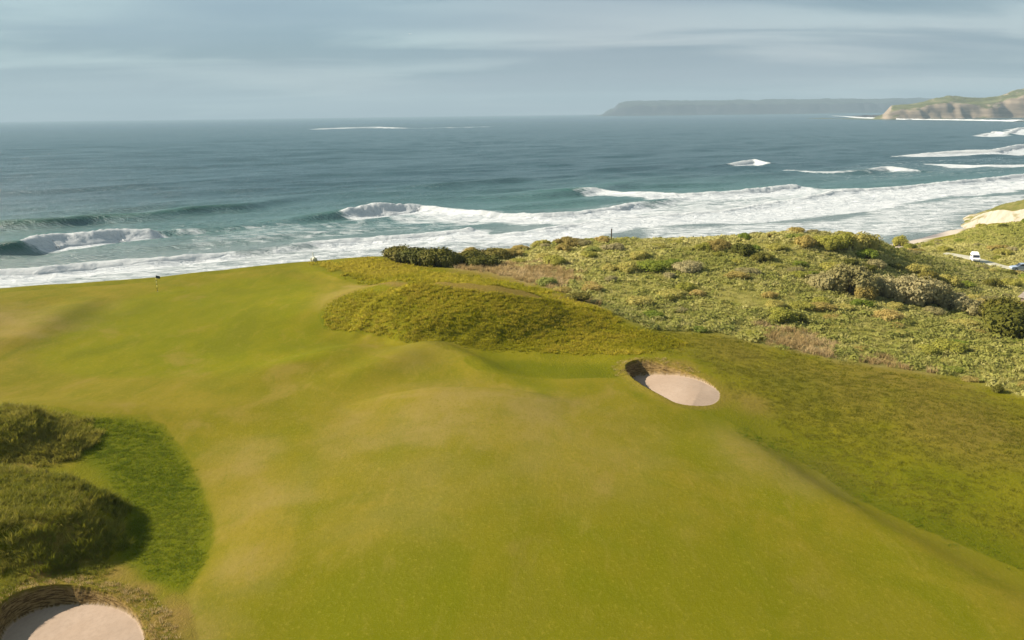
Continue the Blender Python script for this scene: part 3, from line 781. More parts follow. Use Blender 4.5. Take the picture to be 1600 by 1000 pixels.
# ------------------------------------------------------------------ headlands
def cliff_material(name, tint, green, rock):
    m = bpy.data.materials.new(name); m.use_nodes = True
    t = NT(m.node_tree); p = t.n['Principled BSDF']
    g = t.new('ShaderNodeNewGeometry'); P = g.outputs['Position']
    s = t.new('ShaderNodeSeparateXYZ'); t.put(s.inputs[0], g.outputs['True Normal'])
    lay = t.noise(t.stretch(P, 0.25, 0.25, 2.2), 0.05, 5, 0.65); n = t.noise(P, 0.012, 5, 0.65)
    rk = t.mix(t.step(lay, 0.35, 0.65), rock, tint)
    rk = t.mix(t.step(n, 0.55, 0.70, 0, 0.6), rk, (0.09, 0.085, 0.07))
    gr = t.mix(t.step(n, 0.40, 0.60), green, tuple(c * 0.62 for c in green))
    t.put(p.inputs['Base Color'], t.mix(t.step(t.math('ADD', s.outputs[2], t.math('MULTIPLY', t.math('SUBTRACT', n, 0.5), 0.5)), 0.80, 0.97), rk, gr))
    p.inputs['Roughness'].default_value = 0.9; p.inputs['Specular IOR Level'].default_value = 0.1
    return m


def headland(name, label, D, prof, depth, step, mat, seed, ramp):
    """prof: (u, height in metres) along the shore; a coastal plateau with a rough cliff towards the water"""
    ux = np.array([p[0] for p in prof]); hz = np.array([p[1] for p in prof])
    xs = np.arange((ux[0] - 804) / FOC * D * 0.97, (ux[-1] - 804) / FOC * (D + depth) * 0.97, step)
    ys = np.arange(D - 60, D + depth, step)
    HX, HY = np.meshgrid(xs, ys); x, y = HX.ravel(), HY.ravel()
    h = np.interp(x / y, (ux - 804) / FOC * 0.975, hz)          # height by compass bearing
    edge = D + (fbm(x / 160, y * 0, seed, 4) - 0.5) * 50
    s = y - edge + (fbm(x / 45, y / 45, seed + 1, 3) - 0.5) * 40
    c = sm(s, 0, ramp)
    z = -3 + c * (h * (0.68 + 0.18 * (fbm(x / 90, y / 200, seed + 2, 4) - 0.5)) + 3)
    z += sm(s, ramp, ramp + depth * 0.5) * h * 0.30 * (0.85 + 0.3 * fbm(x / 150, y / 150, seed, 4))
    z += (fbm(x / 28, y / 28, seed + 3, 4) - 0.5) * 0.12 * h * c
    me = mesh_from(name, np.stack([x, y, z], 1), grid_faces(*HX.shape), mat)
    return link(name, me, None, kind='structure', label=label)


CLIFF_NEAR = cliff_material('chalk_headland', (0.30, 0.235, 0.165), (0.125, 0.13, 0.04), (0.20, 0.155, 0.11))
CLIFF_FAR = cliff_material('basalt_headland', (0.060, 0.064, 0.070), (0.060, 0.070, 0.060), (0.04, 0.045, 0.052))
near_h = headland('headland', 'pale cliff headland with green top closing the bay on the right', 3000,
                  [(1372, 0), (1388, 12), (1400, 46), (1430, 50), (1450, 58), (1470, 72), (1490, 78), (1515, 70), (1540, 68), (1565, 76), (1585, 90), (1605, 100), (1650, 110), (1750, 125), (1950, 120)],
                  700, 7.0, CLIFF_NEAR, 0, 60)
far_h = headland('headland', 'long low bluish headland far out on the horizon', 8000,
                 [(940, 0), (948, 8), (954, 38), (961, 64), (967, 70), (974, 122), (985, 136), (1000, 140), (1080, 136), (1160, 134), (1300, 132), (1400, 130), (1600, 125), (1900, 120)],
                 1500, 20.0, CLIFF_FAR, 2, 150)

# surf and dark reef at the foot of the headlands
def surf(name, label, line, width, hgt, seed):
    P = np.array(line, float); c = np.concatenate([[0], np.cumsum(np.hypot(*np.diff(P[:, :2], axis=0).T))])
    tt = np.linspace(0, c[-1], int(c[-1] / 5)); x = np.interp(tt, c, P[:, 0]); y = np.interp(tt, c, P[:, 1]); k = np.interp(tt, c, P[:, 2])
    V = []
    for j, o in enumerate(np.linspace(-1, 1, 9)):
        wv_ = width * k * (0.25 + 1.3 * fbm(tt / 60, tt * 0 + seed, seed, 4))
        yy = y + o * wv_
        zq = (1 - o * o) * hgt * k * (0.2 + 1.5 * fbm(tt / 22, np.full(len(tt), o * 2.0 + seed), seed + 1, 4)) + 0.4 * (1 - abs(o)) - (0.5 if abs(o) == 1 else 0)
        V.append(np.stack([x, yy, zq], 1))
    me = mesh_from(name, np.array(V).reshape(-1, 3), grid_faces(9, len(tt)), FOAM)
    return link(name, me, SEA, label=label)


def far_at(u, v): return at(u, v, 0.0)[:2]
surf('surf', 'white surf along the foot of the near headland', [(*far_at(1300, 181), .05), (*far_at(1320, 182), .5), (*far_at(1345, 184.5), 1), (*far_at(1385, 186), 1), (*far_at(1420, 187), .7), (*far_at(1470, 187.5), .8), (*far_at(1530, 188.5), .8), (*far_at(1600, 190), 1.0), (*far_at(1680, 190), 1)], 55, 3.0, 1)
surf('surf', 'thin surf at the foot of the distant headland', [(*far_at(932, 179.6), .2), (*far_at(960, 179.4), .7), (*far_at(1010, 179.0), .6), (*far_at(1120, 178), .4), (*far_at(1250, 176.6), .1)], 120, 5.0, 3)
M_REEF = simple_mat('reef_rock', (0.06, 0.052, 0.05), 0.9, 0.2, 0.3, 0.05)
for k, (u, v, wd, hh) in enumerate(((1338, 182.4, 22, 5), (1352, 182.8, 30, 8), (1368, 183.0, 26, 9), (1384, 183.2, 30, 13), (1398, 183.8, 24, 10))):
    q = at(u, v, 0); b = bmesh.new(); bmesh.ops.create_icosphere(b, subdivisions=3, radius=1)
    g = np.random.default_rng(k)
    co = np.array([v_.co for v_ in b.verts]); nn = 0.6 + 0.8 * fbm(co[:, 0] * 2.2 + k * 9 + 5, co[:, 1] * 2.2 + co[:, 2] * 1.7 + 5, k, 4)
    for v_, n_ in zip(b.verts, nn): v_.co = Vector((v_.co.x * wd * n_, v_.co.y * wd * n_, v_.co.z * hh * n_))
    me = bpy.data.meshes.new('reef_rock'); b.to_mesh(me); b.free(); me.materials.append(M_REEF)
    thing('reef_rock', ('leftmost low dark rock of the reef off the headland', 'dark reef rock second from the left off the headland', 'middle dark rock of the reef off the headland', 'tallest dark rock of the reef off the headland', 'dark rock of the reef against the foot of the cliff')[k], 'rock', (q[0], q[1], 0), 0, 'reef rocks off the headland', me)

# ------------------------------------------------------------------ plants: materials
def leaf_material(name, cols, inst=True, trans=0.35):
    m = bpy.data.materials.new(name); m.use_nodes = True
    t = NT(m.node_tree); p = t.n['Principled BSDF']
    if inst:
        f = t.attr('tint', 'INSTANCER')
    else:
        oi = t.new('ShaderNodeObjectInfo'); f = oi.outputs['Random']
    P = t.pos(); n = t.noise(P, 1.7, 3, 0.6)
    f = t.math('ADD', f, t.math('MULTIPLY', t.math('SUBTRACT', n, 0.5), 0.9))
    col = cols[0]
    k = len(cols) - 1
    for i in range(k): col = t.mix(t.step(f, (i + 0.1) / k, (i + 0.9) / k), col, cols[i + 1])
    t.put(p.inputs['Base Color'], col)
    p.inputs['Roughness'].default_value = 0.7; p.inputs['Specular IOR Level'].default_value = 0.1
    gN = t.new('ShaderNodeNewGeometry').outputs['Normal']
    if inst:
        ga = t.new('ShaderNodeAttribute', attribute_name='gn', attribute_type='INSTANCER').outputs['Vector']
        sc_ = t.new('ShaderNodeVectorMath', operation='SCALE'); t.put(sc_.inputs[0], gN); sc_.inputs['Scale'].default_value = 0.40
        nrm = t.new('ShaderNodeVectorMath', operation='NORMALIZE'); t.put(nrm.inputs[0], t.vmath('ADD', ga, sc_.outputs[0]))
        t.l.new(nrm.outputs[0], p.inputs['Normal'])
    else:
        nrm = t.new('ShaderNodeVectorMath', operation='NORMALIZE'); t.put(nrm.inputs[0], t.vmath('ADD', gN, (0, 0, 0.45)))
        t.l.new(nrm.outputs[0], p.inputs['Normal'])
    tr = t.new('ShaderNodeBsdfTranslucent'); t.put(tr.inputs[0], col)
    mx = t.new('ShaderNodeMixShader'); mx.inputs[0].default_value = trans
    t.l.new(p.outputs[0], mx.inputs[1]); t.l.new(tr.outputs[0], mx.inputs[2])
    t.l.new(mx.outputs[0], t.n['Material Output'].inputs['Surface'])
    return m


M_MARRAM = leaf_material('marram_grass', [(0.160, 0.164, 0.0121), (0.230, 0.215, 0.0206), (0.309, 0.266, 0.0395)])
M_ROUGH = leaf_material('rough_turf_grass', [(0.288, 0.263, 0.0086), (0.379, 0.325, 0.0155), (0.489, 0.385, 0.0344)])
M_FIELD = leaf_material('field_grass', [(0.144, 0.142, 0.0084), (0.185, 0.170, 0.0137), (0.229, 0.199, 0.0273)])
M_LUSH = leaf_material('lush_grass', [(0.124, 0.168, 0.0045), (0.168, 0.203, 0.0067), (0.224, 0.237, 0.0150)])
M_STRAW = leaf_material('dry_grass', [(0.406, 0.281, 0.1063), (0.510, 0.359, 0.1500), (0.570, 0.416, 0.2000)])
M_SCRUB = leaf_material('dune_herbs', [(0.282, 0.281, 0.0572), (0.378, 0.357, 0.0858), (0.462, 0.415, 0.1232), (0.540, 0.480, 0.1650)])


def tuft(name, n, h, spread, wid, mat, seed, lean=0.5):
    g = np.random.default_rng(seed); V = []; F = []
    for i in range(n):
        a = g.uniform(0, 2 * np.pi); r = spread * math.sqrt(g.uniform(0, 1)); hh = h * g.uniform(0.55, 1.0)
        bx, by = r * math.cos(a), r * math.sin(a); d = a + g.normal(0, 0.6); ln = lean * g.uniform(0.4, 1.2) * hh
        px, py = -math.sin(d) * wid / 2, math.cos(d) * wid / 2
        if g.random() < 0.5: px, py = math.cos(d) * wid / 2, math.sin(d) * wid / 2
        k = len(V)
        V += [(bx - px, by - py, -0.04), (bx + px, by + py, -0.04),
              (bx + math.cos(d) * ln * 0.35 + px * .8, by + math.sin(d) * ln * 0.35 + py * .8, hh * 0.6), (bx + math.cos(d) * ln * 0.35 - px * .8, by + math.sin(d) * ln * 0.35 - py * .8, hh * 0.6),
              (bx + math.cos(d) * ln + px * .2, by + math.sin(d) * ln + py * .2, hh), (bx + math.cos(d) * ln - px * .2, by + math.sin(d) * ln - py * .2, hh)]
        F += [(k, k + 1, k + 2, k + 3), (k + 3, k + 2, k + 4, k + 5)]
    V = np.array(V); F = np.array(F)
    fn = np.cross(V[F[:, 1]] - V[F[:, 0]], V[F[:, 2]] - V[F[:, 0]]); fl_ = fn[:, 2] < 0; F[fl_] = F[fl_][:, ::-1]
    me = mesh_from(name, V, F, mat, False)
    return bpy.data.objects.new(name, me)


def clump(name, n, R, H, leaf, mat, seed):
    g = np.random.default_rng(seed); V = []; F = []
    for i in range(n):
        d = g.normal(size=3); d[2] = abs(d[2]); d /= np.linalg.norm(d); rr = g.uniform(0.55, 1.0)
        c = np.array([d[0] * R, d[1] * R, d[2] * H]) * rr
        nn = d + g.normal(0, 0.55, 3); nn /= np.linalg.norm(nn)
        t1 = np.cross(nn, g.normal(size=3)); t1 /= np.linalg.norm(t1); t2 = np.cross(nn, t1); L = leaf * g.uniform(0.6, 1.3)
        k = len(V); V += [c - t1 * L, c - t2 * L * .5, c + t1 * L, c + t2 * L * .5]; F.append((k, k + 1, k + 2, k + 3))
    V = np.array(V); F = np.array(F); cc = V[F].mean(1)
    fn = np.cross(V[F[:, 1]] - V[F[:, 0]], V[F[:, 2]] - V[F[:, 0]]); fl_ = (fn * (cc + [0, 0, .3])).sum(1) < 0; F[fl_] = F[fl_][:, ::-1]
    return bpy.data.objects.new(name, mesh_from(name, V, F, mat, False))


def ground_normal(p):
    j = np.clip(np.searchsorted(gx, p[:, 0]), 0, len(gx) - 1); i = np.clip(np.searchsorted(gy, p[:, 1]), 0, len(gy) - 1)
    return NRM[i * len(gx) + j]


def scatter(name, label, protos, pts, scale, tint, mat=None):
    """one object that grows the protos on its points"""
    n = len(pts); me = bpy.data.meshes.new(name)
    me.vertices.add(n); me.vertices.foreach_set('co', pts.astype(np.float32).ravel())
    rot = np.zeros((n, 3), np.float32); rot[:, 2] = rng.uniform(0, 6.28, n); rot[:, :2] = rng.normal(0, 0.12, (n, 2))
    for an, ty, val, key in (('rot', 'FLOAT_VECTOR', rot, 'vector'), ('scl', 'FLOAT_VECTOR', np.repeat(scale[:, None], 3, 1) * rng.uniform(0.85, 1.15, (n, 3)), 'vector'), ('tint', 'FLOAT', tint, 'value'), ('gn', 'FLOAT_VECTOR', ground_normal(pts), 'vector')):
        a = me.attributes.new(an, ty, 'POINT'); a.data.foreach_set(key, np.asarray(val, np.float32).ravel())
    a = me.attributes.new('pick', 'INT', 'POINT'); a.data.foreach_set('value', rng.integers(0, len(protos), n).astype(np.int32))
    pc = bpy.data.collections.new(name + ' sources')
    for p in protos: pc.objects.link(p)
    ng = bpy.data.node_groups.new(name, 'GeometryNodeTree')
    ng.interface.new_socket('Geometry', in_out='INPUT', socket_type='NodeSocketGeometry'); ng.interface.new_socket('Geometry', in_out='OUTPUT', socket_type='NodeSocketGeometry')
    N = ng.nodes; gi = N.new('NodeGroupInput'); go = N.new('NodeGroupOutput')
    ip = N.new('GeometryNodeInstanceOnPoints'); ci = N.new('GeometryNodeCollectionInfo')
    ci.inputs['Collection'].default_value = pc; ci.inputs['Separate Children'].default_value = True; ci.inputs['Reset Children'].default_value = True
    ng.links.new(gi.outputs[0], ip.inputs['Points']); ng.links.new(ci.outputs[0], ip.inputs['Instance']); ip.inputs['Pick Instance'].default_value = True
    for an, ty, so in (('rot', 'FLOAT_VECTOR', 'Rotation'), ('scl', 'FLOAT_VECTOR', 'Scale'), ('pick', 'INT', 'Instance Index')):
        na = N.new('GeometryNodeInputNamedAttribute'); na.data_type = ty; na.inputs['Name'].default_value = an
        ng.links.new(na.outputs[0], ip.inputs[so])
    ng.links.new(ip.outputs[0], go.inputs[0])
    o = link(name, me, None, kind='stuff', label=label)
    md = o.modifiers.new('grow', 'NODES'); md.node_group = ng
    return o


def sow(poly=None, box=None, density=1.0, test=None, feather=0.0):
    """points spread over a region of the ground"""
    if poly is not None: x0, y0 = poly.min(0); x1, y1 = poly.max(0)
    else: x0, y0, x1, y1 = box
    n = int((x1 - x0) * (y1 - y0) * density); x = rng.uniform(x0, x1, n); y = rng.uniform(y0, y1, n)
    if poly is not None:
        k = poly_sd(x, y, poly) + feather * ((fbm(x * 0.45, y * 0.45, 2, 3) - 0.5) * 1.6 + rng.uniform(0, 1, n)) < 0; x, y = x[k], y[k]
    z, info = land(x, y, True)
    k = (info['b1'] > 0.05) & (info['b2'] > 0.05) & (z > 1.6)
    if test is not None: k &= test(x, y, z, info)
    return np.stack([x, y, z], 1)[k]


def in_view(x, y, margin=1.06):
    return (np.abs(x) < (y * 0.60 + 6) * margin)


def tinted(p, seed, sc=0.12, spread=0.25):
    return np.clip((fbm(p[:, 0] * sc, p[:, 1] * sc, seed, 4) - 0.5) * 2.4 + 0.45 + rng.normal(0, spread, len(p)), 0, 1)


MARRAM = [tuft('marram', 28, 0.36, 0.24, 0.028, M_MARRAM, i, 0.9) for i in range(3)]
LOWT = [tuft('low_tuft', 18, 0.11, 0.26, 0.028, M_FIELD, 10 + i, 1.2) for i in range(3)]
LUSHT = [tuft('lush_tuft', 18, 0.085, 0.22, 0.028, M_LUSH, 20 + i, 1.2) for i in range(3)]
STRAWT = [tuft('straw_tuft', 18, 0.55, 0.25, 0.045, M_STRAW, 30 + i, 0.8) for i in range(3)]
HERBS = [clump('herb_clump', 40, 0.58, 0.32, 0.125, M_SCRUB, 40 + i) for i in range(4)]

# hummocks at the left: long shaggy grass
pts = sow(box=(-75, 36, -8, 72), density=17, test=lambda x, y, z, i: (np.minimum(i['m1'], i['m2']) < 0.93 + 0.22 * rng.random(len(x)) * (x < -31)) & (x > -0.62 * y - 6))
scatter('marram_grass', 'long shaggy marram grass on the two hummocks at the left', MARRAM, pts, rng.uniform(0.5, 1.35, len(pts)), tinted(pts, 1, 0.25, 0.35))
pts = sow(poly=hpoly([(-40, 850), (120, 862), (190, 880), (160, 905), (90, 905), (30, 920), (-10, 950), (-40, 940)]), density=15, feather=0.6)
scatter('bank_grass', 'dark rough grass on the bank above the near bunker', [m_.copy() for m_ in MARRAM], pts, rng.uniform(0.35, 0.8, len(pts)), tinted(pts, 4, 0.3))
# mown-back crescent and the strip beyond the fairway edge: short lush tufts
pts = sow(poly=CRESCENT, density=22, feather=0.9, test=lambda x, y, z, i: np.minimum(i['m1'], i['m2']) > 0.85)
pts2 = sow(poly=EDGE_BELT, density=7, feather=3.0)
pts = np.vstack([pts, pts2])
scatter('lush_grass', 'short lush green grass bordering the fairway', LUSHT, pts, rng.uniform(0.6, 1.25, len(pts)), tinted(pts, 2))
# grassy mound behind the approach
MOUND = hpoly([(502, 488), (520, 468), (548, 458), (600, 452), (700, 452), (770, 460), (840, 474), (920, 494), (1010, 515), (1090, 540), (1000, 556), (900, 556), (760, 550), (620, 534), (530, 518), (506, 506)])
pts = sow(box=(_c3[0] - 20, _c3[1] - 12, _c3[0] + 34, _c3[1] + 10), density=17, test=lambda x, y, z, i: ((i['m3'] < 0.97) | (poly_sd(x, y, MOUND) + 1.2 * rng.random(len(x)) < 0)) & (poly_sd(x, y, PATH, False) > 0.9) & (poly_sd(x, y, FAIRWAY) > 0.15))
scatter('mound_grass', 'coarse grass on the mound behind the approach', [tuft('mound_tuft', 20, 0.25, 0.24, 0.040, M_ROUGH, 50 + i, 1.0) for i in range(3)], pts, rng.uniform(0.5, 1.2, len(pts)), tinted(pts, 3, 0.2))
# rough to the right, thinning towards the fairway
ROUGH_R = hpoly([(920, 500), (1010, 508), (1120, 516), (1180, 532), (1290, 558), (1400, 580), (1500, 595), (1600, 622), (1750, 640), (1750, 960), (1620, 890), (1480, 835), (1330, 765), (1240, 712), (1170, 665), (1145, 630), (1120, 595), (1060, 562), (1000, 556), (900, 550)])
pts = sow(poly=ROUGH_R, density=9, feather=4.0, test=lambda x, y, z, i: (fbm(x * 0.12, y * 0.12, 1, 3) + rng.uniform(-.4, .4, len(x)) > 0.22) & (i['b1'] > 1.0) & (poly_sd(x, y, FAIRWAY) > 0.6) & in_view(x, y))
scatter('rough_grass', 'uneven olive rough grass right of the fairway', LOWT, pts, rng.uniform(0.5, 1.2, len(pts)), tinted(pts, 4, 0.12, 0.15))
# back slope between green and ridge, and the bunker brows
BACK = hpoly([(500, 424), (480, 412), (600, 402), (640, 408), (700, 424), (790, 436), (860, 456), (960, 494), (900, 492), (780, 456), (700, 446), (600, 446), (545, 440)])
pts = sow(poly=BACK, density=6, feather=4.0, test=lambda x, y, z, i: poly_sd(x, y, PATH, False) > 1.1)
scatter('back_slope_grass', 'tussocky grass on the slope behind the green', [tuft('back_tuft', 18, 0.36, 0.26, 0.06, M_ROUGH, 60 + i, 0.7) for i in range(3)], pts, rng.uniform(0.5, 1.2, len(pts)), np.clip(tinted(pts, 5) + 0.15, 0, 1))
brow = lambda x, y, z, i: (np.minimum(i['b1'], i['b2']) < 1.3)
pts = np.vstack([sow(box=(*(B_NEAR.rim.min(0) - 2), *(B_NEAR.rim.max(0) + 2)), density=26, test=brow), sow(box=(*(B_FAR.rim.min(0) - 2), *(B_FAR.rim.max(0) + 2)), density=9, test=lambda x, y, z, i: brow(x, y, z, i) & (y > B_FAR.c[1] + 2))])
scatter('bunker_brow_grass', 'tufty grass along the rims of the bunkers', LOWT[:1] + [tuft('brow_tuft', 16, 0.2, 0.22, 0.03, M_STRAW, 70, 0.8), LUSHT[0].copy()], pts, rng.uniform(0.4, 0.85, len(pts)), tinted(pts, 0))
# pale dead grass among the dunes
pts = sow(poly=SCRUB, density=3.0, test=lambda x, y, z, i: (dryness(x, y) > 0.3) & in_view(x, y))
scatter('dead_grass', 'patches of pale dead grass among the dunes', STRAWT, pts, rng.uniform(0.6, 1.3, len(pts)), tinted(pts, 1, 0.3))

ROAD_PX = [(1475, 396), (1500, 399), (1520, 404), (1545, 411), (1565, 417), (1600, 422), (1660, 428), (1750, 432)]
road_c = hpoly(ROAD_PX)
# low leafy cover over the whole dune
VAN_AT, CAR_AT, HUT_AT = hits([(1523, 409), (1597, 424), (1625, 478)])


def clear(x, y, r=0.0):
    k = poly_sd(x, y, road_c, False) > 2.6 + r
    for q, rr in ((VAN_AT, 3.2), (CAR_AT, 3.2), (HUT_AT, 4.5)): k &= np.hypot(x - q[0], y - q[1]) > rr + r
    return k


pts = sow(poly=SCRUB, density=3.0, test=lambda x, y, z, i: in_view(x, y) & clear(x, y) & (dryness(x, y) < 0.3) & (fbm(x * 0.10, y * 0.10, 4, 3) + rng.uniform(-.25, .25, len(x)) > 0.40))
scatter('dune_scrub', 'low leafy herbs and bramble covering the dunes', HERBS, pts, 0.5 + 1.3 * rng.random(len(pts)) ** 2, tinted(pts, 2, 0.06))
pts = sow(poly=SCRUB, density=0.8, test=lambda x, y, z, i: in_view(x, y) & clear(x, y) & (dryness(x, y) < 0.3))
scatter('dune_grass', 'tall pale grass growing through the dune scrub', [tuft('dune_tuft', 18, 0.48, 0.30, 0.055, M_SCRUB, 80 + i, 1.2) for i in range(3)], pts, rng.uniform(0.5, 1.2, len(pts)), np.clip(tinted(pts, 3, 0.05) + 0.15, 0, 1))


# ------------------------------------------------------------------ shrubs
def crown_mesh(name, seed, R, H, lobes, leaves, leaf, mat):
    g = np.random.default_rng(seed); V = []; F = []
    L = []
    for i in range(lobes):
        a = g.uniform(0, 6.283); rr = R * 0.72 * math.sqrt(g.uniform(0, 1)); s = g.uniform(0.30, 0.52) * R
        hz_ = H * (1 - 0.55 * (rr / R) ** 2) - s * 0.8
        L.append((rr * math.cos(a), rr * math.sin(a), max(0.1 * H, hz_ * g.uniform(0.55, 1.0)), s))
    for cx, cy, cz, s in L:                                     # twiggy core
        k = len(V); ring = 7
        for j, (ph, q) in enumerate(((-0.7, .6), (0.0, .86), (0.75, .62))):
            for i in range(ring):
                a = 6.283 * i / ring; q2 = q * g.uniform(.85, 1.05)
                V.append((cx + s * .85 * q2 * math.cos(a), cy + s * .85 * q2 * math.sin(a), cz + s * .85 * ph))
        V.append((cx, cy, cz + s * .9))
        for j in range(2):
            for i in range(ring): F.append((k + j * ring + i, k + j * ring + (i + 1) % ring, k + (j + 1) * ring + (i + 1) % ring, k + (j + 1) * ring + i))
        for i in range(ring): F.append((k + 2 * ring + i, k + 2 * ring + (i + 1) % ring, k + 3 * ring, k + 3 * ring))
    tot = sum(l[3] ** 2 for l in L)
    for cx, cy, cz, s in L:
        for i in range(int(leaves * s * s / tot)):
            d = g.normal(size=3); d[2] = d[2] if d[2] > -0.3 else -d[2]; d /= np.linalg.norm(d)
            c = np.array([cx, cy, cz]) + d * s * g.uniform(0.88, 1.14); c[2] = max(c[2], 0.03)
            nn = d + g.normal(0, 0.45, 3); nn /= np.linalg.norm(nn)
            t1 = np.cross(nn, g.normal(size=3)); t1 /= np.linalg.norm(t1); t2 = np.cross(nn, t1); l = leaf * g.uniform(0.6, 1.35)
            k = len(V); V += [tuple(c - t1 * l), tuple(c - t2 * l * .6), tuple(c + t1 * l), tuple(c + t2 * l * .6)]; F.append((k, k + 1, k + 2, k + 3))
    V = np.array(V); F = np.array(F)
    Lc = np.array(L); cc = V[F].mean(1); near_l = np.argmin(np.linalg.norm(cc[:, None] - Lc[None, :, :3], axis=2) / Lc[None, :, 3], axis=1)
    fn = np.cross(V[F[:, 1]] - V[F[:, 0]], V[F[:, 2]] - V[F[:, 0]]); fl_ = (fn * (cc - Lc[near_l, :3])).sum(1) < 0; F[fl_] = F[fl_][:, [2, 1, 0, 3]] if False else F[fl_][:, ::-1]
    tri = np.zeros(len(F), bool); tri[[i for i, f in enumerate(F) if len(set(f)) < 4]] = True
    for i in np.nonzero(tri)[0]:
        u_ = list(dict.fromkeys(F[i])); F[i] = u_ + [u_[2]]
    # faces of three corners get a tiny fourth one
    nv = len(V); extra_v = []
    for f in np.nonzero(tri)[0]:
        a, b = V[F[f, 2]], V[F[f, 0]]; extra_v.append(a + (b - a) * 0.05); F[f, 3] = nv + len(extra_v) - 1
    if extra_v: V = np.vstack([V, extra_v])
    return mesh_from(name, V, F, mat, False)


def stem_mesh(name, R, H, mat, seed):
    g = np.random.default_rng(seed); V = []; F = []
    for i in range(5):
        a = 6.283 * i / 5 + g.uniform(-.4, .4); tx, ty, tz = R * .45 * math.cos(a), R * .45 * math.sin(a), H * .6
        k = len(V)
        for (x, y, z, r) in ((0.12 * math.cos(a), 0.12 * math.sin(a), -0.15, .07), (tx * .4, ty * .4, tz * .55, .05), (tx, ty, tz, .025)):
            for j in range(4): V.append((x + r * math.cos(1.571 * j), y + r * math.sin(1.571 * j), z))
        for q in range(2):
            for j in range(4): F.append((k + q * 4 + j, k + q * 4 + (j + 1) % 4, k + q * 4 + 4 + (j + 1) % 4, k + q * 4 + 4 + j))
    return mesh_from(name, V, F, mat)


M_STEM = simple_mat('bark', (0.12, 0.09, 0.06), 0.9)
LEAFS = {
    'dark': leaf_material('gorse_leaf', [(0.075, 0.076, 0.0086), (0.110, 0.101, 0.0121), (0.162, 0.134, 0.0242)], False, 0.08),
    'olive': leaf_material('bramble_leaf', [(0.230, 0.230, 0.0317), (0.325, 0.299, 0.0521), (0.427, 0.361, 0.0940)], False),
    'sage': leaf_material('sage_leaf', [(0.242, 0.209, 0.0776), (0.314, 0.267, 0.1102), (0.374, 0.316, 0.1470)], False),
    'bright': leaf_material('bright_leaf', [(0.162, 0.202, 0.0230), (0.219, 0.245, 0.0288), (0.267, 0.278, 0.0634)], False),
    'brown': leaf_material('brown_leaf', [(0.289, 0.221, 0.0585), (0.383, 0.292, 0.0780), (0.476, 0.356, 0.1105)], False),
}
SHRUB = {}
for i, kd in enumerate(LEAFS):
    SHRUB[kd] = []
    for j in range(3):
        lf = .092
        SHRUB[kd].append((crown_mesh('crown', 200 + 10 * i + j, 1.5, 1.5, 11 + 3 * j, 1900, lf, LEAFS[kd]), stem_mesh('stem', 1.5, 1.5, M_STEM, 300 + 10 * i + j)))
NAMES = {'dark': 'gorse_bush', 'olive': 'bramble_bush', 'sage': 'sage_bush', 'bright': 'leafy_bush', 'brown': 'brown_bush'}


def shrub(kd, x, y, z, rad, hgt, label, group, var=None):
    cm, st = SHRUB[kd][random.randrange(3) if var is None else var]
    o = thing(NAMES[kd], label, 'bush', (x, y, z - 0.06), random.uniform(0, 6.28), group)
    o.scale = (rad / 1.5 * random.uniform(.9, 1.1), rad / 1.5 * random.uniform(.9, 1.1), hgt / 1.5)
    for nm, d in (('crown', cm), ('stem', st)): link(nm, d, o)
    return o


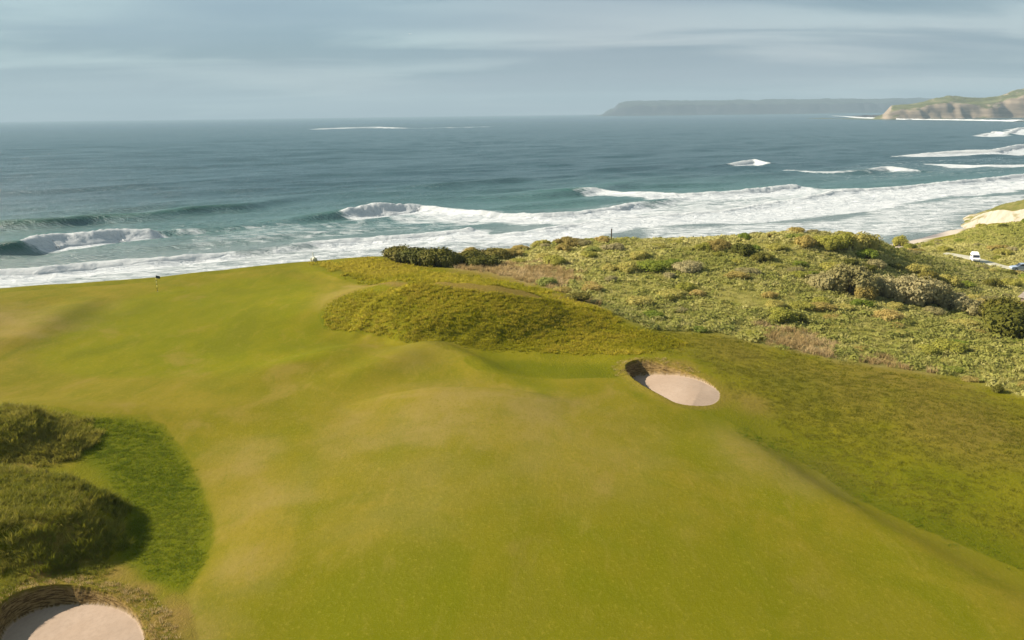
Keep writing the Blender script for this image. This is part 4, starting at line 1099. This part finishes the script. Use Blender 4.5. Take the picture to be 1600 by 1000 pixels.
# bushes that can be picked out one by one: kind, foot of the bush in the survey photograph, radius, height, label
PICKED = [
    ('dark', 622, 406, 2.4, 2.0, 'dark gorse bush at the left end of the row on the skyline behind the green'),
    ('dark', 652, 412, 2.6, 2.3, 'dark brown gorse bush second from the left in the skyline row'),
    ('dark', 683, 414, 2.7, 2.4, 'largest dark gorse bush in the middle of the skyline row'),
    ('dark', 706, 416, 1.7, 2.0, 'blackish gorse bush just right of the largest one on the skyline'),
    ('dark', 733, 412, 2.2, 1.9, 'dark green gorse bush towards the right of the skyline row'),
    ('dark', 757, 416, 2.2, 1.6, 'low dark bush in front of the right end of the skyline row'),
    ('dark', 775, 405, 2.4, 1.5, 'low dark bush at the right end of the skyline row'),
    ('brown', 800, 400, 2.4, 1.3, 'flat brownish bush where the dark row meets the dune'),
    ('sage', 1296, 452, 2.2, 1.9, 'brownish grey bush leftmost in the pale belt on the dune'),
    ('sage', 1330, 460, 2.9, 3.0, 'tall rounded grey bush in the pale belt on the dune'),
    ('brown', 1352, 468, 1.4, 2.0, 'narrow shaded bush beside the tall grey one'),
    ('sage', 1376, 462, 1.8, 2.2, 'pale grey bush right of the narrow shaded one'),
    ('sage', 1398, 470, 2.2, 2.4, 'pale grey bush with a knobbly crown in the middle of the belt'),
    ('sage', 1430, 474, 2.6, 2.9, 'largest knobbly pale bush of the belt'),
    ('sage', 1462, 478, 2.2, 2.3, 'pale bush sloping down right of the largest one'),
    ('sage', 1488, 484, 2.0, 1.8, 'low pale bush near the right end of the belt'),
    ('sage', 1512, 488, 1.7, 1.4, 'smallest pale bush at the right end of the belt'),
    ('brown', 1532, 484, 1.3, 1.5, 'dark twiggy bush between the pale belt and the big dark bush'),
    ('dark', 1572, 524, 4.0, 3.4, 'big dark green bush at the right edge below the hut'),
    ('dark', 1562, 502, 3.0, 3.2, 'dark bush behind the big dark bush at the right edge'),
    ('dark', 1610, 528, 3.2, 2.8, 'dark bush cut off by the right edge'),
    ('dark', 1600, 498, 2.4, 2.4, 'dark green bush under the hut at the right edge'),
    ('olive', 1446, 552, 1.3, 0.9, 'low dark olive bush in the light herbs at right, left one of a pair'),
    ('olive', 1482, 548, 1.8, 1.2, 'low olive bush in the light herbs at right, right one of a pair'),
    ('dark', 1246, 502, 1.1, 1.0, 'small blackish bush alone in the middle of the dune slope'),
    ('olive', 1215, 500, 2.2, 1.4, 'green bush left of the small blackish one'),
    ('dark', 1452, 441, 1.7, 1.9, 'dark green bush above the pale belt on the shoulder of the dune'),
    ('olive', 1478, 447, 2.2, 1.7, 'reedy green bush above the right end of the pale belt'),
    ('bright', 1020, 420, 2.6, 1.2, 'yellow green bush on the crest of the dune'),
    ('bright', 1050, 416, 2.0, 1.0, 'smaller yellow green bush beside the one on the crest'),
    ('sage', 1076, 424, 2.0, 1.5, 'round grey green bush right of the yellow green ones'),
    ('olive', 1345, 388, 2.6, 2.6, 'big round bush standing up on the skyline of the dune'),
    ('dark', 1363, 388, 1.4, 1.9, 'dark gap bush between the two big round bushes on the skyline'),
    ('olive', 1408, 384, 2.3, 2.4, 'round bush at the right shoulder of the dune skyline'),
    ('olive', 1316, 386, 2.4, 2.0, 'bush left of the big round one on the skyline'),
    ('olive', 1290, 386, 2.2, 2.0, 'bush with a flat top on the dune skyline'),
    ('brown', 1257, 384, 2.0, 1.6, 'brownish bush on the dune skyline'),
    ('dark', 1192, 408, 1.8, 1.2, 'dark bush low behind the brow of the dune'),
    ('dark', 1160, 398, 2.0, 1.7, 'dark green bush on the skyline left of the dip'),
    ('brown', 1122, 390, 2.2, 1.6, 'brown green bush on the skyline above the yellow green ones'),
    ('brown', 888, 384, 2.4, 1.4, 'dark brown bush at the left shoulder of the dune skyline'),
    ('olive', 865, 414, 2.0, 1.4, 'dark streak of a bush on the left flank of the dune'),
    ('dark', 903, 468, 1.5, 0.9, 'small dark bush at the foot of the left flank beside the dead grass'),
    ('dark', 1560, 612, 0.6, 0.6, 'little dark bush alone low in the grass at the right edge'),
]
ph = hits([(p[1], p[2]) for p in PICKED])
for (kd, u, v, rad, hgt, lab), q in zip(PICKED, ph):
    k_ = 1.35 if kd == 'sage' and u > 1290 else (1.2 if kd == 'dark' and u < 800 else 1.05)
    shrub(kd, q[0], q[1], q[2], rad * k_, hgt * k_, lab, 'bushes on the dunes')
# the thicket between them: each is named by the nearest bush that can be picked out
SHORT = [p[5] for p in PICKED]
MARKS = ['left end of the dark skyline row', 'second dark gorse bush of the skyline row', 'largest gorse bush of the skyline row', 'blackish gorse bush of the skyline row', 'dark green gorse bush of the skyline row', 'dark bush before the skyline row', 'right end of the dark skyline row', 'flat brown bush on the skyline',
         'leftmost bush of the pale belt', 'tall rounded grey bush', 'narrow shaded bush', 'bush right of the narrow shaded one', 'knobbly middle bush of the pale belt', 'largest knobbly pale bush', 'sloping pale bush', 'low pale bush of the belt', 'smallest pale bush', 'dark twiggy bush', 'big dark bush at the edge', 'bush behind the big dark one', 'dark bush cut off by the edge', 'dark bush under the hut',
         'left bush of the dark olive pair', 'right bush of the dark olive pair', 'small blackish bush alone on the slope', 'green bush beside the blackish one', 'dark bush above the pale belt', 'reedy green bush', 'yellow green bush on the crest', 'smaller yellow green bush', 'round grey green bush', 'big round skyline bush', 'dark gap bush on the skyline', 'round bush at the right shoulder', 'skyline bush left of the big round one', 'flat topped skyline bush',
         'brownish skyline bush', 'dark bush behind the brow', 'dark green bush left of the dip', 'brown green skyline bush', 'brown bush at the left shoulder', 'dark streak of a bush', 'small dark bush by the dead grass', 'little dark bush low at right']
marks = [(a, q[:2]) for a, q in zip(MARKS, ph)] + [('white camper van', VAN_AT[:2]), ('blue grey car', CAR_AT[:2]), ('lone wooden post', hits([(955, 377)])[0][:2])]
WORD = {'olive': 'olive bramble bush', 'sage': 'grey green bush', 'brown': 'brownish bush', 'dark': 'dark gorse bush', 'bright': 'bright green bush'}
cand = sow(poly=SCRUB, density=0.10, test=lambda x, y, z, i: in_view(x, y, 1.0) & clear(x, y, 2.0) & (z > 2.2) & (dryness(x, y) < 0.35) & (i['coast'] < 5))
taken = list(ph[:, :2]); used_labels = set()
for q in cand:
    if len(used_labels) >= 170: break
    if min(np.hypot(q[0] - a[0], q[1] - a[1]) for a in taken) < 2.3: continue
    near = q[1] < 105
    n_ = float(fbm(np.array([q[0] * .05]), np.array([q[1] * .05]), 3, 2)[0])
    kd = random.choices(['olive', 'sage', 'brown', 'dark', 'bright'], [5, 1.2 + 3 * (n_ > .55), 1.5 + 3 * (q[1] > 170), 1.0, 1.5])[0]
    rad = random.uniform(0.9, 2.0) * (0.8 if near else 1.0); hgt = rad * random.uniform(0.45, 0.85) * (0.6 if near else 1)
    mk, mp = min(marks, key=lambda m_: np.hypot(q[0] - m_[1][0], q[1] - m_[1][1]))
    db, dy = (q[0] / q[1] - mp[0] / mp[1]) * mp[1], q[1] - mp[1]
    where = ('left of' if db < 0 else 'right of') if abs(db) > abs(dy) * 0.45 else ('behind' if dy > 0 else 'in front of')
    size = 'small' if rad < 1.15 else ('wide' if rad > 1.6 else 'low')
    lab = f'{size} {WORD[kd]} {where} the {mk}'
    if lab in used_labels or len(lab.split()) > 15: continue
    used_labels.add(lab); taken.append(q[:2])
    shrub(kd, q[0], q[1], q[2], rad, hgt, lab, 'low bushes of the dune thicket')

# ------------------------------------------------------------------ chalk cliff beyond the beach
def chalk_cliff():
    a, b = at(1500, 352, 1.5), at(1700, 330, 7.0)
    m = bpy.data.materials.new('chalk'); m.use_nodes = True
    t = NT(m.node_tree); p = t.n['Principled BSDF']; g = t.new('ShaderNodeNewGeometry'); P = g.outputs['Position']
    s = t.new('ShaderNodeSeparateXYZ'); t.put(s.inputs[0], g.outputs['Normal'])
    n = t.noise(P, 0.55, 5, 0.65); nb = t.noise(t.stretch(P, 1, 1, .35), 0.5, 4, 0.7)
    rock = t.mix(t.step(nb, 0.35, 0.65), (0.31, 0.26, 0.195), (0.37, 0.325, 0.26))
    rock = t.mix(t.step(n, 0.60, 0.72, 0, 0.7), rock, (0.16, 0.13, 0.085))
    turf = t.mix(t.step(n, 0.35, 0.65), (0.10, 0.105, 0.02), (0.16, 0.14, 0.04))
    t.put(p.inputs['Base Color'], t.mix(t.step(t.math('ADD', s.outputs[2], t.math('MULTIPLY', t.math('SUBTRACT', n, .5), .5)), 0.62, 0.80), rock, turf))
    p.inputs['Roughness'].default_value = 0.9; p.inputs['Specular IOR Level'].default_value = 0.1
    # foot line and top line surveyed from the photograph
    foot = [(1496, 358), (1508, 356), (1522, 354), (1540, 352), (1560, 352), (1580, 352), (1610, 352), (1660, 352)]
    top = [(1500, 352), (1516, 343), (1534, 333), (1548, 329), (1562, 328), (1580, 329), (1610, 326), (1660, 322)]
    crown = [(1502, 350), (1520, 340), (1540, 330), (1556, 323), (1575, 318), (1590, 314), (1612, 310), (1660, 306)]
    rows = []
    for k, (f, tt, cc) in enumerate(zip(foot, top, crown)):
        d0 = 268 - 5.5 * k
        def onray(px, dist): r = ray(*px); return CAM + r * (dist / r[1])
        A = onray(f, d0); Bp = onray(tt, d0 + 4.0); Cc = onray(cc, d0 + 14); D = Cc + np.array([2, 22, -6.0])
        rows.append((A - np.array([0, 0, 1.5]), A, Bp, Cc, D))
    rows = np.array(rows)
    U = np.linspace(0, len(rows) - 1, 70); VV = np.concatenate([np.linspace(0, 1, 3)[:-1], np.linspace(1, 2, 16)[:-1], np.linspace(2, 3, 14)[:-1], np.linspace(3, 4, 6)])
    pos = np.empty((len(U), len(VV), 3))
    for i, uu in enumerate(U):
        k = min(int(uu), len(rows) - 2); fu = uu - k; line = rows[k] * (1 - fu) + rows[k + 1] * fu
        for j, vv in enumerate(VV):
            q = min(int(vv), 3); fv = vv - q; pos[i, j] = line[q] * (1 - fv) + line[q + 1] * fv
    x, y, z = pos[..., 0], pos[..., 1], pos[..., 2]
    amp = np.clip(1 - np.abs(VV[None] - 1.5) / 1.2, 0, 1)
    nn = fbm(x * 0.45, z * 0.35 + y * .1, 2, 4) - 0.5
    pos[..., 1] -= nn * 5.0 * amp; pos[..., 2] += (fbm(x * .3, y * .3, 3, 4) - .5) * 1.6 * np.clip(VV[None] - 1.6, 0, 1)
    me = mesh_from('chalk_cliff', pos.reshape(-1, 3), grid_faces(len(U), len(VV)), m)
    me.flip_normals()
    return link('chalk_cliff', me, None, kind='structure', label='pale chalk cliff with a grassy top at the end of the beach')


chalk_cliff()


# ------------------------------------------------------------------ small things
def box(bm, x0, y0, z0, x1, y1, z1, bev=0.0):
    r = bmesh.ops.create_cube(bm, size=1)
    for v in r['verts']:
        v.co = Vector((x0 + (v.co.x + .5) * (x1 - x0), y0 + (v.co.y + .5) * (y1 - y0), z0 + (v.co.z + .5) * (z1 - z0)))
    if bev: bmesh.ops.bevel(bm, geom=list({e for v in r['verts'] for e in v.link_edges}), offset=bev, segments=2, affect='EDGES')


def tube(bm, p, q, r0_, r1_, n=8):
    p, q = Vector(p), Vector(q); d = q - p
    m = Matrix.Translation((p + q) / 2) @ d.to_track_quat('Z', 'Y').to_matrix().to_4x4()
    bmesh.ops.create_cone(bm, cap_ends=True, segments=n, radius1=r0_, radius2=r1_, depth=d.length, matrix=m)


def done(name, bm, mat, parent, smooth=False, **kw):
    me = bpy.data.meshes.new(name); bmesh.ops.recalc_face_normals(bm, faces=bm.faces); bm.to_mesh(me); bm.free()
    me.materials.append(mat)
    if smooth:
        for p in me.polygons: p.use_smooth = True
    return link(name, me, parent, **kw)


M_WHITE = simple_mat('white_paint', (0.78, 0.77, 0.72), 0.5, 0.4, 0.05)
M_YELLOW = simple_mat('yellow_paint', (0.72, 0.66, 0.22), 0.5, 0.4, 0.06)
M_DARKP = simple_mat('dark_paint', (0.05, 0.055, 0.05), 0.5, 0.4, 0.1)
M_FLAG = simple_mat('flag_cloth', (0.035, 0.05, 0.06), 0.8, 0.1, 0.2)
M_GLASS = simple_mat('dark_glass', (0.03, 0.035, 0.045), 0.08, 0.6, 0.1)
M_TYRE = simple_mat('tyre_rubber', (0.02, 0.02, 0.02), 0.9, 0.1, 0.1)
M_SILVER = simple_mat('blue_grey_paint', (0.30, 0.36, 0.45), 0.3, 0.5, 0.04)
M_POST = simple_mat('weathered_wood', (0.16, 0.12, 0.085), 0.9, 0.1, 0.3, 14)
M_STONE = simple_mat('pale_stone', (0.52, 0.50, 0.38), 0.9, 0.1, 0.2, 5, 0, 0.5)
M_BOARD = simple_mat('pale_board', (0.50, 0.44, 0.33), 0.8, 0.2, 0.1)
M_ROOF = simple_mat('felt_roof', (0.19, 0.16, 0.13), 0.9, 0.1, 0.2, 3)
M_ROAD = simple_mat('pale_track', (0.42, 0.39, 0.29), 0.95, 0.05, 0.15, 1.2)
M_GULL = simple_mat('white_feathers', (0.82, 0.82, 0.80), 0.8, 0.1, 0.03)
M_GULLW = simple_mat('grey_feathers', (0.62, 0.64, 0.66), 0.8, 0.1, 0.05)

# flagstick on the green
q = hits([(246, 456)])[0]
o = thing('flagstick', 'striped flagstick with a small dark flag on the green', 'flagstick', tuple(q))
b = bmesh.new(); tube(b, (0, 0, -0.1), (0, 0, 2.2), .028, .022); done('pole', b, M_DARKP, o, True)
for z0, z1 in ((0.62, 0.92), (1.12, 1.44), (1.62, 1.86)):
    b = bmesh.new(); tube(b, (0, 0, z0), (0, 0, z1), .045, .045); done('stripe', b, M_YELLOW, o, True)
b = bmesh.new(); tube(b, (0, 0, -.02), (0, 0, .01), .054, .054, 12); done('cup', b, M_WHITE, o)
fl = [[(0.02 + 0.44 * i / 8, 0.05 * math.sin(i * .9) + 0.02 * i, 2.2 - 0.36 * j / 3 - 0.10 * (i / 8) ** 1.5) for j in range(4)] for i in range(9)]
me = mesh_from('flag', np.array(fl).reshape(-1, 3), grid_faces(9, 4), M_FLAG); link('flag', me, o)

# pale marker on the skyline
q = hits([(490, 408.5)])[0]
o = thing('marker_post', 'slim white marker post with pale stones at its foot on the skyline', 'marker post', tuple(q))
b = bmesh.new(); tube(b, (-.02, 0, -.2), (-.06, 0, 1.45), .12, .08, 6); done('post', b, M_WHITE, o)
for dx, dy, r in ((-.34, .05, .30), (.16, -.15, .42), (.38, .1, .30)):
    b = bmesh.new(); bmesh.ops.create_icosphere(b, subdivisions=2, radius=r)
    for v in b.verts: v.co = Vector((v.co.x * .8, v.co.y * .8, v.co.z * 1.25)) * (1 + .25 * (random.random() - .5))
    st_ = done('stone', b, M_STONE, o); st_.location = (dx, dy, r * .6)

# lone post on the dune skyline
q = hits([(955, 377)])[0]
o = thing('wooden_post', 'lone dark wooden post standing up from the dune skyline', 'post', tuple(q))
b = bmesh.new(); box(b, -.09, -.08, -.3, .09, .08, 2.05, .015)
for v in b.verts: v.co.x += 0.06 * v.co.z * .4
done('shaft', b, M_POST, o)
b = bmesh.new(); box(b, -.05, -.11, 2.02, .17, .11, 2.09, .01); done('cap', b, M_POST, o)

# track with van and car
rc = []
for i in range(len(road_c) - 1):
    n = max(2, int(np.hypot(*(road_c[i + 1] - road_c[i])) / 1.0))
    for k in range(n): rc.append(road_c[i] + (road_c[i + 1] - road_c[i]) * k / n)
rc = np.array(rc)
for _ in range(6): rc[1:-1] = .25 * rc[:-2] + .5 * rc[1:-1] + .25 * rc[2:]
tg = np.gradient(rc, axis=0); tg /= np.linalg.norm(tg, axis=1)[:, None]; nr = np.stack([-tg[:, 1], tg[:, 0]], 1)
rows = []
for k, o_ in enumerate(np.linspace(-1.9, 1.9, 7)):
    p = rc + nr * (o_ + 0.25 * (fbm(rc[:, 0] * .4, rc[:, 1] * .4, k, 2) - .5))[:, None] if k in (0, 6) else rc + nr * o_
    rows.append(np.stack([p[:, 0], p[:, 1], land(p[:, 0], p[:, 1]) + .10 - (.14 if k in (0, 6) else 0)], 1))
link('track', mesh_from('track', np.array(rows).transpose(1, 0, 2).reshape(-1, 3), grid_faces(len(rc), 7), M_ROAD), None, kind='structure', label='pale track through the valley behind the dune')


def wheels(o, xs, half, r):
    for x in xs:
        for s in (-1, 1):
            b = bmesh.new(); tube(b, (x, s * half - .1, r), (x, s * half + .1, r), r, r, 16); wh = done('wheel', b, M_TYRE, o, False)
            b = bmesh.new(); tube(b, (x, s * (half + .1), r), (x, s * (half + .115), r), r * .55, r * .55, 12); done('rim', b, M_SILVER, wh)


def prism(bm, prof, y0, y1):
    n = len(prof); a = [bm.verts.new((x, y0, z)) for x, z in prof]; c = [bm.verts.new((x, y1, z)) for x, z in prof]
    bm.faces.new(a); bm.faces.new(c[::-1])
    for i in range(n): bm.faces.new((a[i], a[(i + 1) % n], c[(i + 1) % n], c[i]))


def van():
    q = VAN_AT
    o = thing('camper_van', 'white camper van parked on the valley track', 'van', (q[0], q[1], q[2] + .12), radians(-108)); o.scale = (.72, .72, .72)
    b = bmesh.new(); prism(b, [(-2.3, .35), (2.35, .35), (2.45, .6), (2.4, 1.0), (1.75, 1.2), (1.25, 1.95), (1.1, 2.05), (-2.2, 2.05), (-2.3, 1.9)], -.95, .95)
    bmesh.ops.bevel(b, geom=list(b.edges), offset=.06, segments=2, affect='EDGES'); done('body', b, M_WHITE, o)
    b = bmesh.new(); prism(b, [(-1.9, 2.05), (.9, 2.05), (.4, 2.55), (-1.6, 2.55)], -.8, .8); bmesh.ops.bevel(b, geom=list(b.edges), offset=.08, segments=2, affect='EDGES'); done('raised_roof', b, M_WHITE, o)
    b = bmesh.new(); prism(b, [(1.74, 1.24), (1.77, 1.26), (1.31, 1.93), (1.27, 1.93)], -.8, .8); done('windscreen', b, M_GLASS, o)
    for s in (-1, 1):
        for x0, x1 in ((-2.0, -.9), (-.7, .3), (.45, 1.15)):
            b = bmesh.new(); box(b, x0, s * .955 - .01, 1.3, x1, s * .955 + .01, 1.8); done('side_window', b, M_GLASS, o)
        b = bmesh.new(); box(b, 2.38, s * .7 - .14, .72, 2.45, s * .7 + .14, .92, .01); done('headlight', b, M_SILVER, o)
    b = bmesh.new(); box(b, 2.40, -.92, .38, 2.52, .92, .56, .03); done('bumper', b, M_DARKP, o)
    wheels(o, (-1.4, 1.5), .86, .34)


def car():
    q = CAR_AT
    o = thing('parked_car', 'blue grey car on the track, cut by the right edge', 'car', (q[0], q[1], q[2] + .12), radians(168))
    b = bmesh.new(); prism(b, [(-2.05, .3), (2.05, .3), (2.15, .5), (2.1, .78), (1.2, .92), (-1.75, .95), (-2.1, .9), (-2.15, .5)], -.86, .86)
    bmesh.ops.bevel(b, geom=list(b.edges), offset=.06, segments=2, affect='EDGES'); done('body', b, M_SILVER, o)
    b = bmesh.new(); prism(b, [(1.15, .93), (.45, 1.42), (-1.1, 1.46), (-1.8, .96)], -.74, .74); bmesh.ops.bevel(b, geom=list(b.edges), offset=.04, segments=2, affect='EDGES'); cb = done('cabin', b, M_SILVER, o)
    for s in (-1, 1):
        b = bmesh.new(); prism(b, [(.85, 1.0), (.4, 1.36), (-1.0, 1.39), (-1.45, 1.02)], s * .75 - .01, s * .75 + .01); done('side_window', b, M_GLASS, cb)
        b = bmesh.new(); box(b, 2.08, s * .6 - .16, .6, 2.16, s * .6 + .16, .74, .01); done('headlight', b, M_WHITE, o)
    b = bmesh.new(); prism(b, [(1.10, .97), (1.13, .99), (.50, 1.41), (.46, 1.41)], -.64, .64); done('windscreen', b, M_GLASS, cb)
    wheels(o, (-1.3, 1.3), .80, .31)


def hut():
    q = HUT_AT
    o = thing('hut', 'brown hut with a pale sloping roof edge at the right border', 'hut', (q[0], q[1], q[2]), radians(12))
    b = bmesh.new(); prism(b, [(-1.9, -.5), (1.9, -.5), (1.9, 1.3), (0, 2.75), (-1.9, 1.3)], -1.6, 1.6); done('wall', b, M_POST, o)
    for s in (-1, 1):
        b = bmesh.new(); prism(b, [(0, 2.78), (s * 2.25, 1.08), (s * 2.25, 1.18), (0, 2.90)], -1.85, 1.85); done('roof', b, M_ROOF, o)
        b = bmesh.new(); prism(b, [(0, 2.62), (s * 2.3, .90), (s * 2.3, 1.20), (0, 2.94)], -1.95, -1.86); done('barge_board', b, M_BOARD, o)
    b = bmesh.new(); box(b, -.45, -1.66, -.3, .45, -1.605, 1.5); dr = done('door', b, M_DARKP, o)
    b = bmesh.new(); box(b, .30, -1.70, .6, .38, -1.665, .75); done('handle', b, M_BOARD, dr)


van(); car(); hut()

# gull over the sea
r = ray(640, 53); p = CAM + r * 300
o = thing('seagull', 'white seagull gliding high over the sea', 'bird', tuple(p), radians(70))
b = bmesh.new()
for x0, x1, a0, a1 in ((-.34, -.20, .02, .07), (-.20, .05, .07, .10), (.05, .24, .10, .075), (.24, .36, .075, .055), (.36, .44, .055, .012)): tube(b, (x0, 0, 0), (x1, 0, 0.01), a0, a1, 8)
done('body', b, M_GULL, o, True)
for s in (-1, 1):
    pr = [[(.16 - .05 * k - (.10 if k == 3 else 0), s * (.06, .32, .55, .80)[k], (.03, .14, .15, .06)[k]), (-.10 + .02 * k - (.10 if k == 3 else 0), s * (.06, .32, .55, .80)[k], (.02, .12, .13, .05)[k])] for k in range(4)]
    me = mesh_from('wing', np.array(pr).reshape(-1, 3), grid_faces(4, 2), M_GULLW); wg = link('wing', me, o)
    sd_ = wg.modifiers.new('thickness', 'SOLIDIFY'); sd_.thickness = .02

# ------------------------------------------------------------------ haze
hz = bmesh.new(); bmesh.ops.create_cube(hz, size=1)
for v in hz.verts: v.co = Vector((v.co.x * 23000, v.co.y * 16400 + 7800, -6 + (v.co.z + 0.5) * 340))
hme = bpy.data.meshes.new('haze'); hz.to_mesh(hme)
hm = bpy.data.materials.new('haze_air'); hm.use_nodes = True
ht = NT(hm.node_tree); ht.n.clear()
pv = ht.new('ShaderNodeVolumePrincipled'); pv.inputs['Color'].default_value = (0.43, 0.57, 0.665, 1); pv.inputs['Density'].default_value = 0.00011
pv.inputs['Anisotropy'].default_value = 0.0
ho = ht.new('ShaderNodeOutputMaterial'); ht.l.new(pv.outputs[0], ho.inputs['Volume'])
hme.materials.append(hm)
link('haze', hme, None, kind='stuff', label='sea haze')
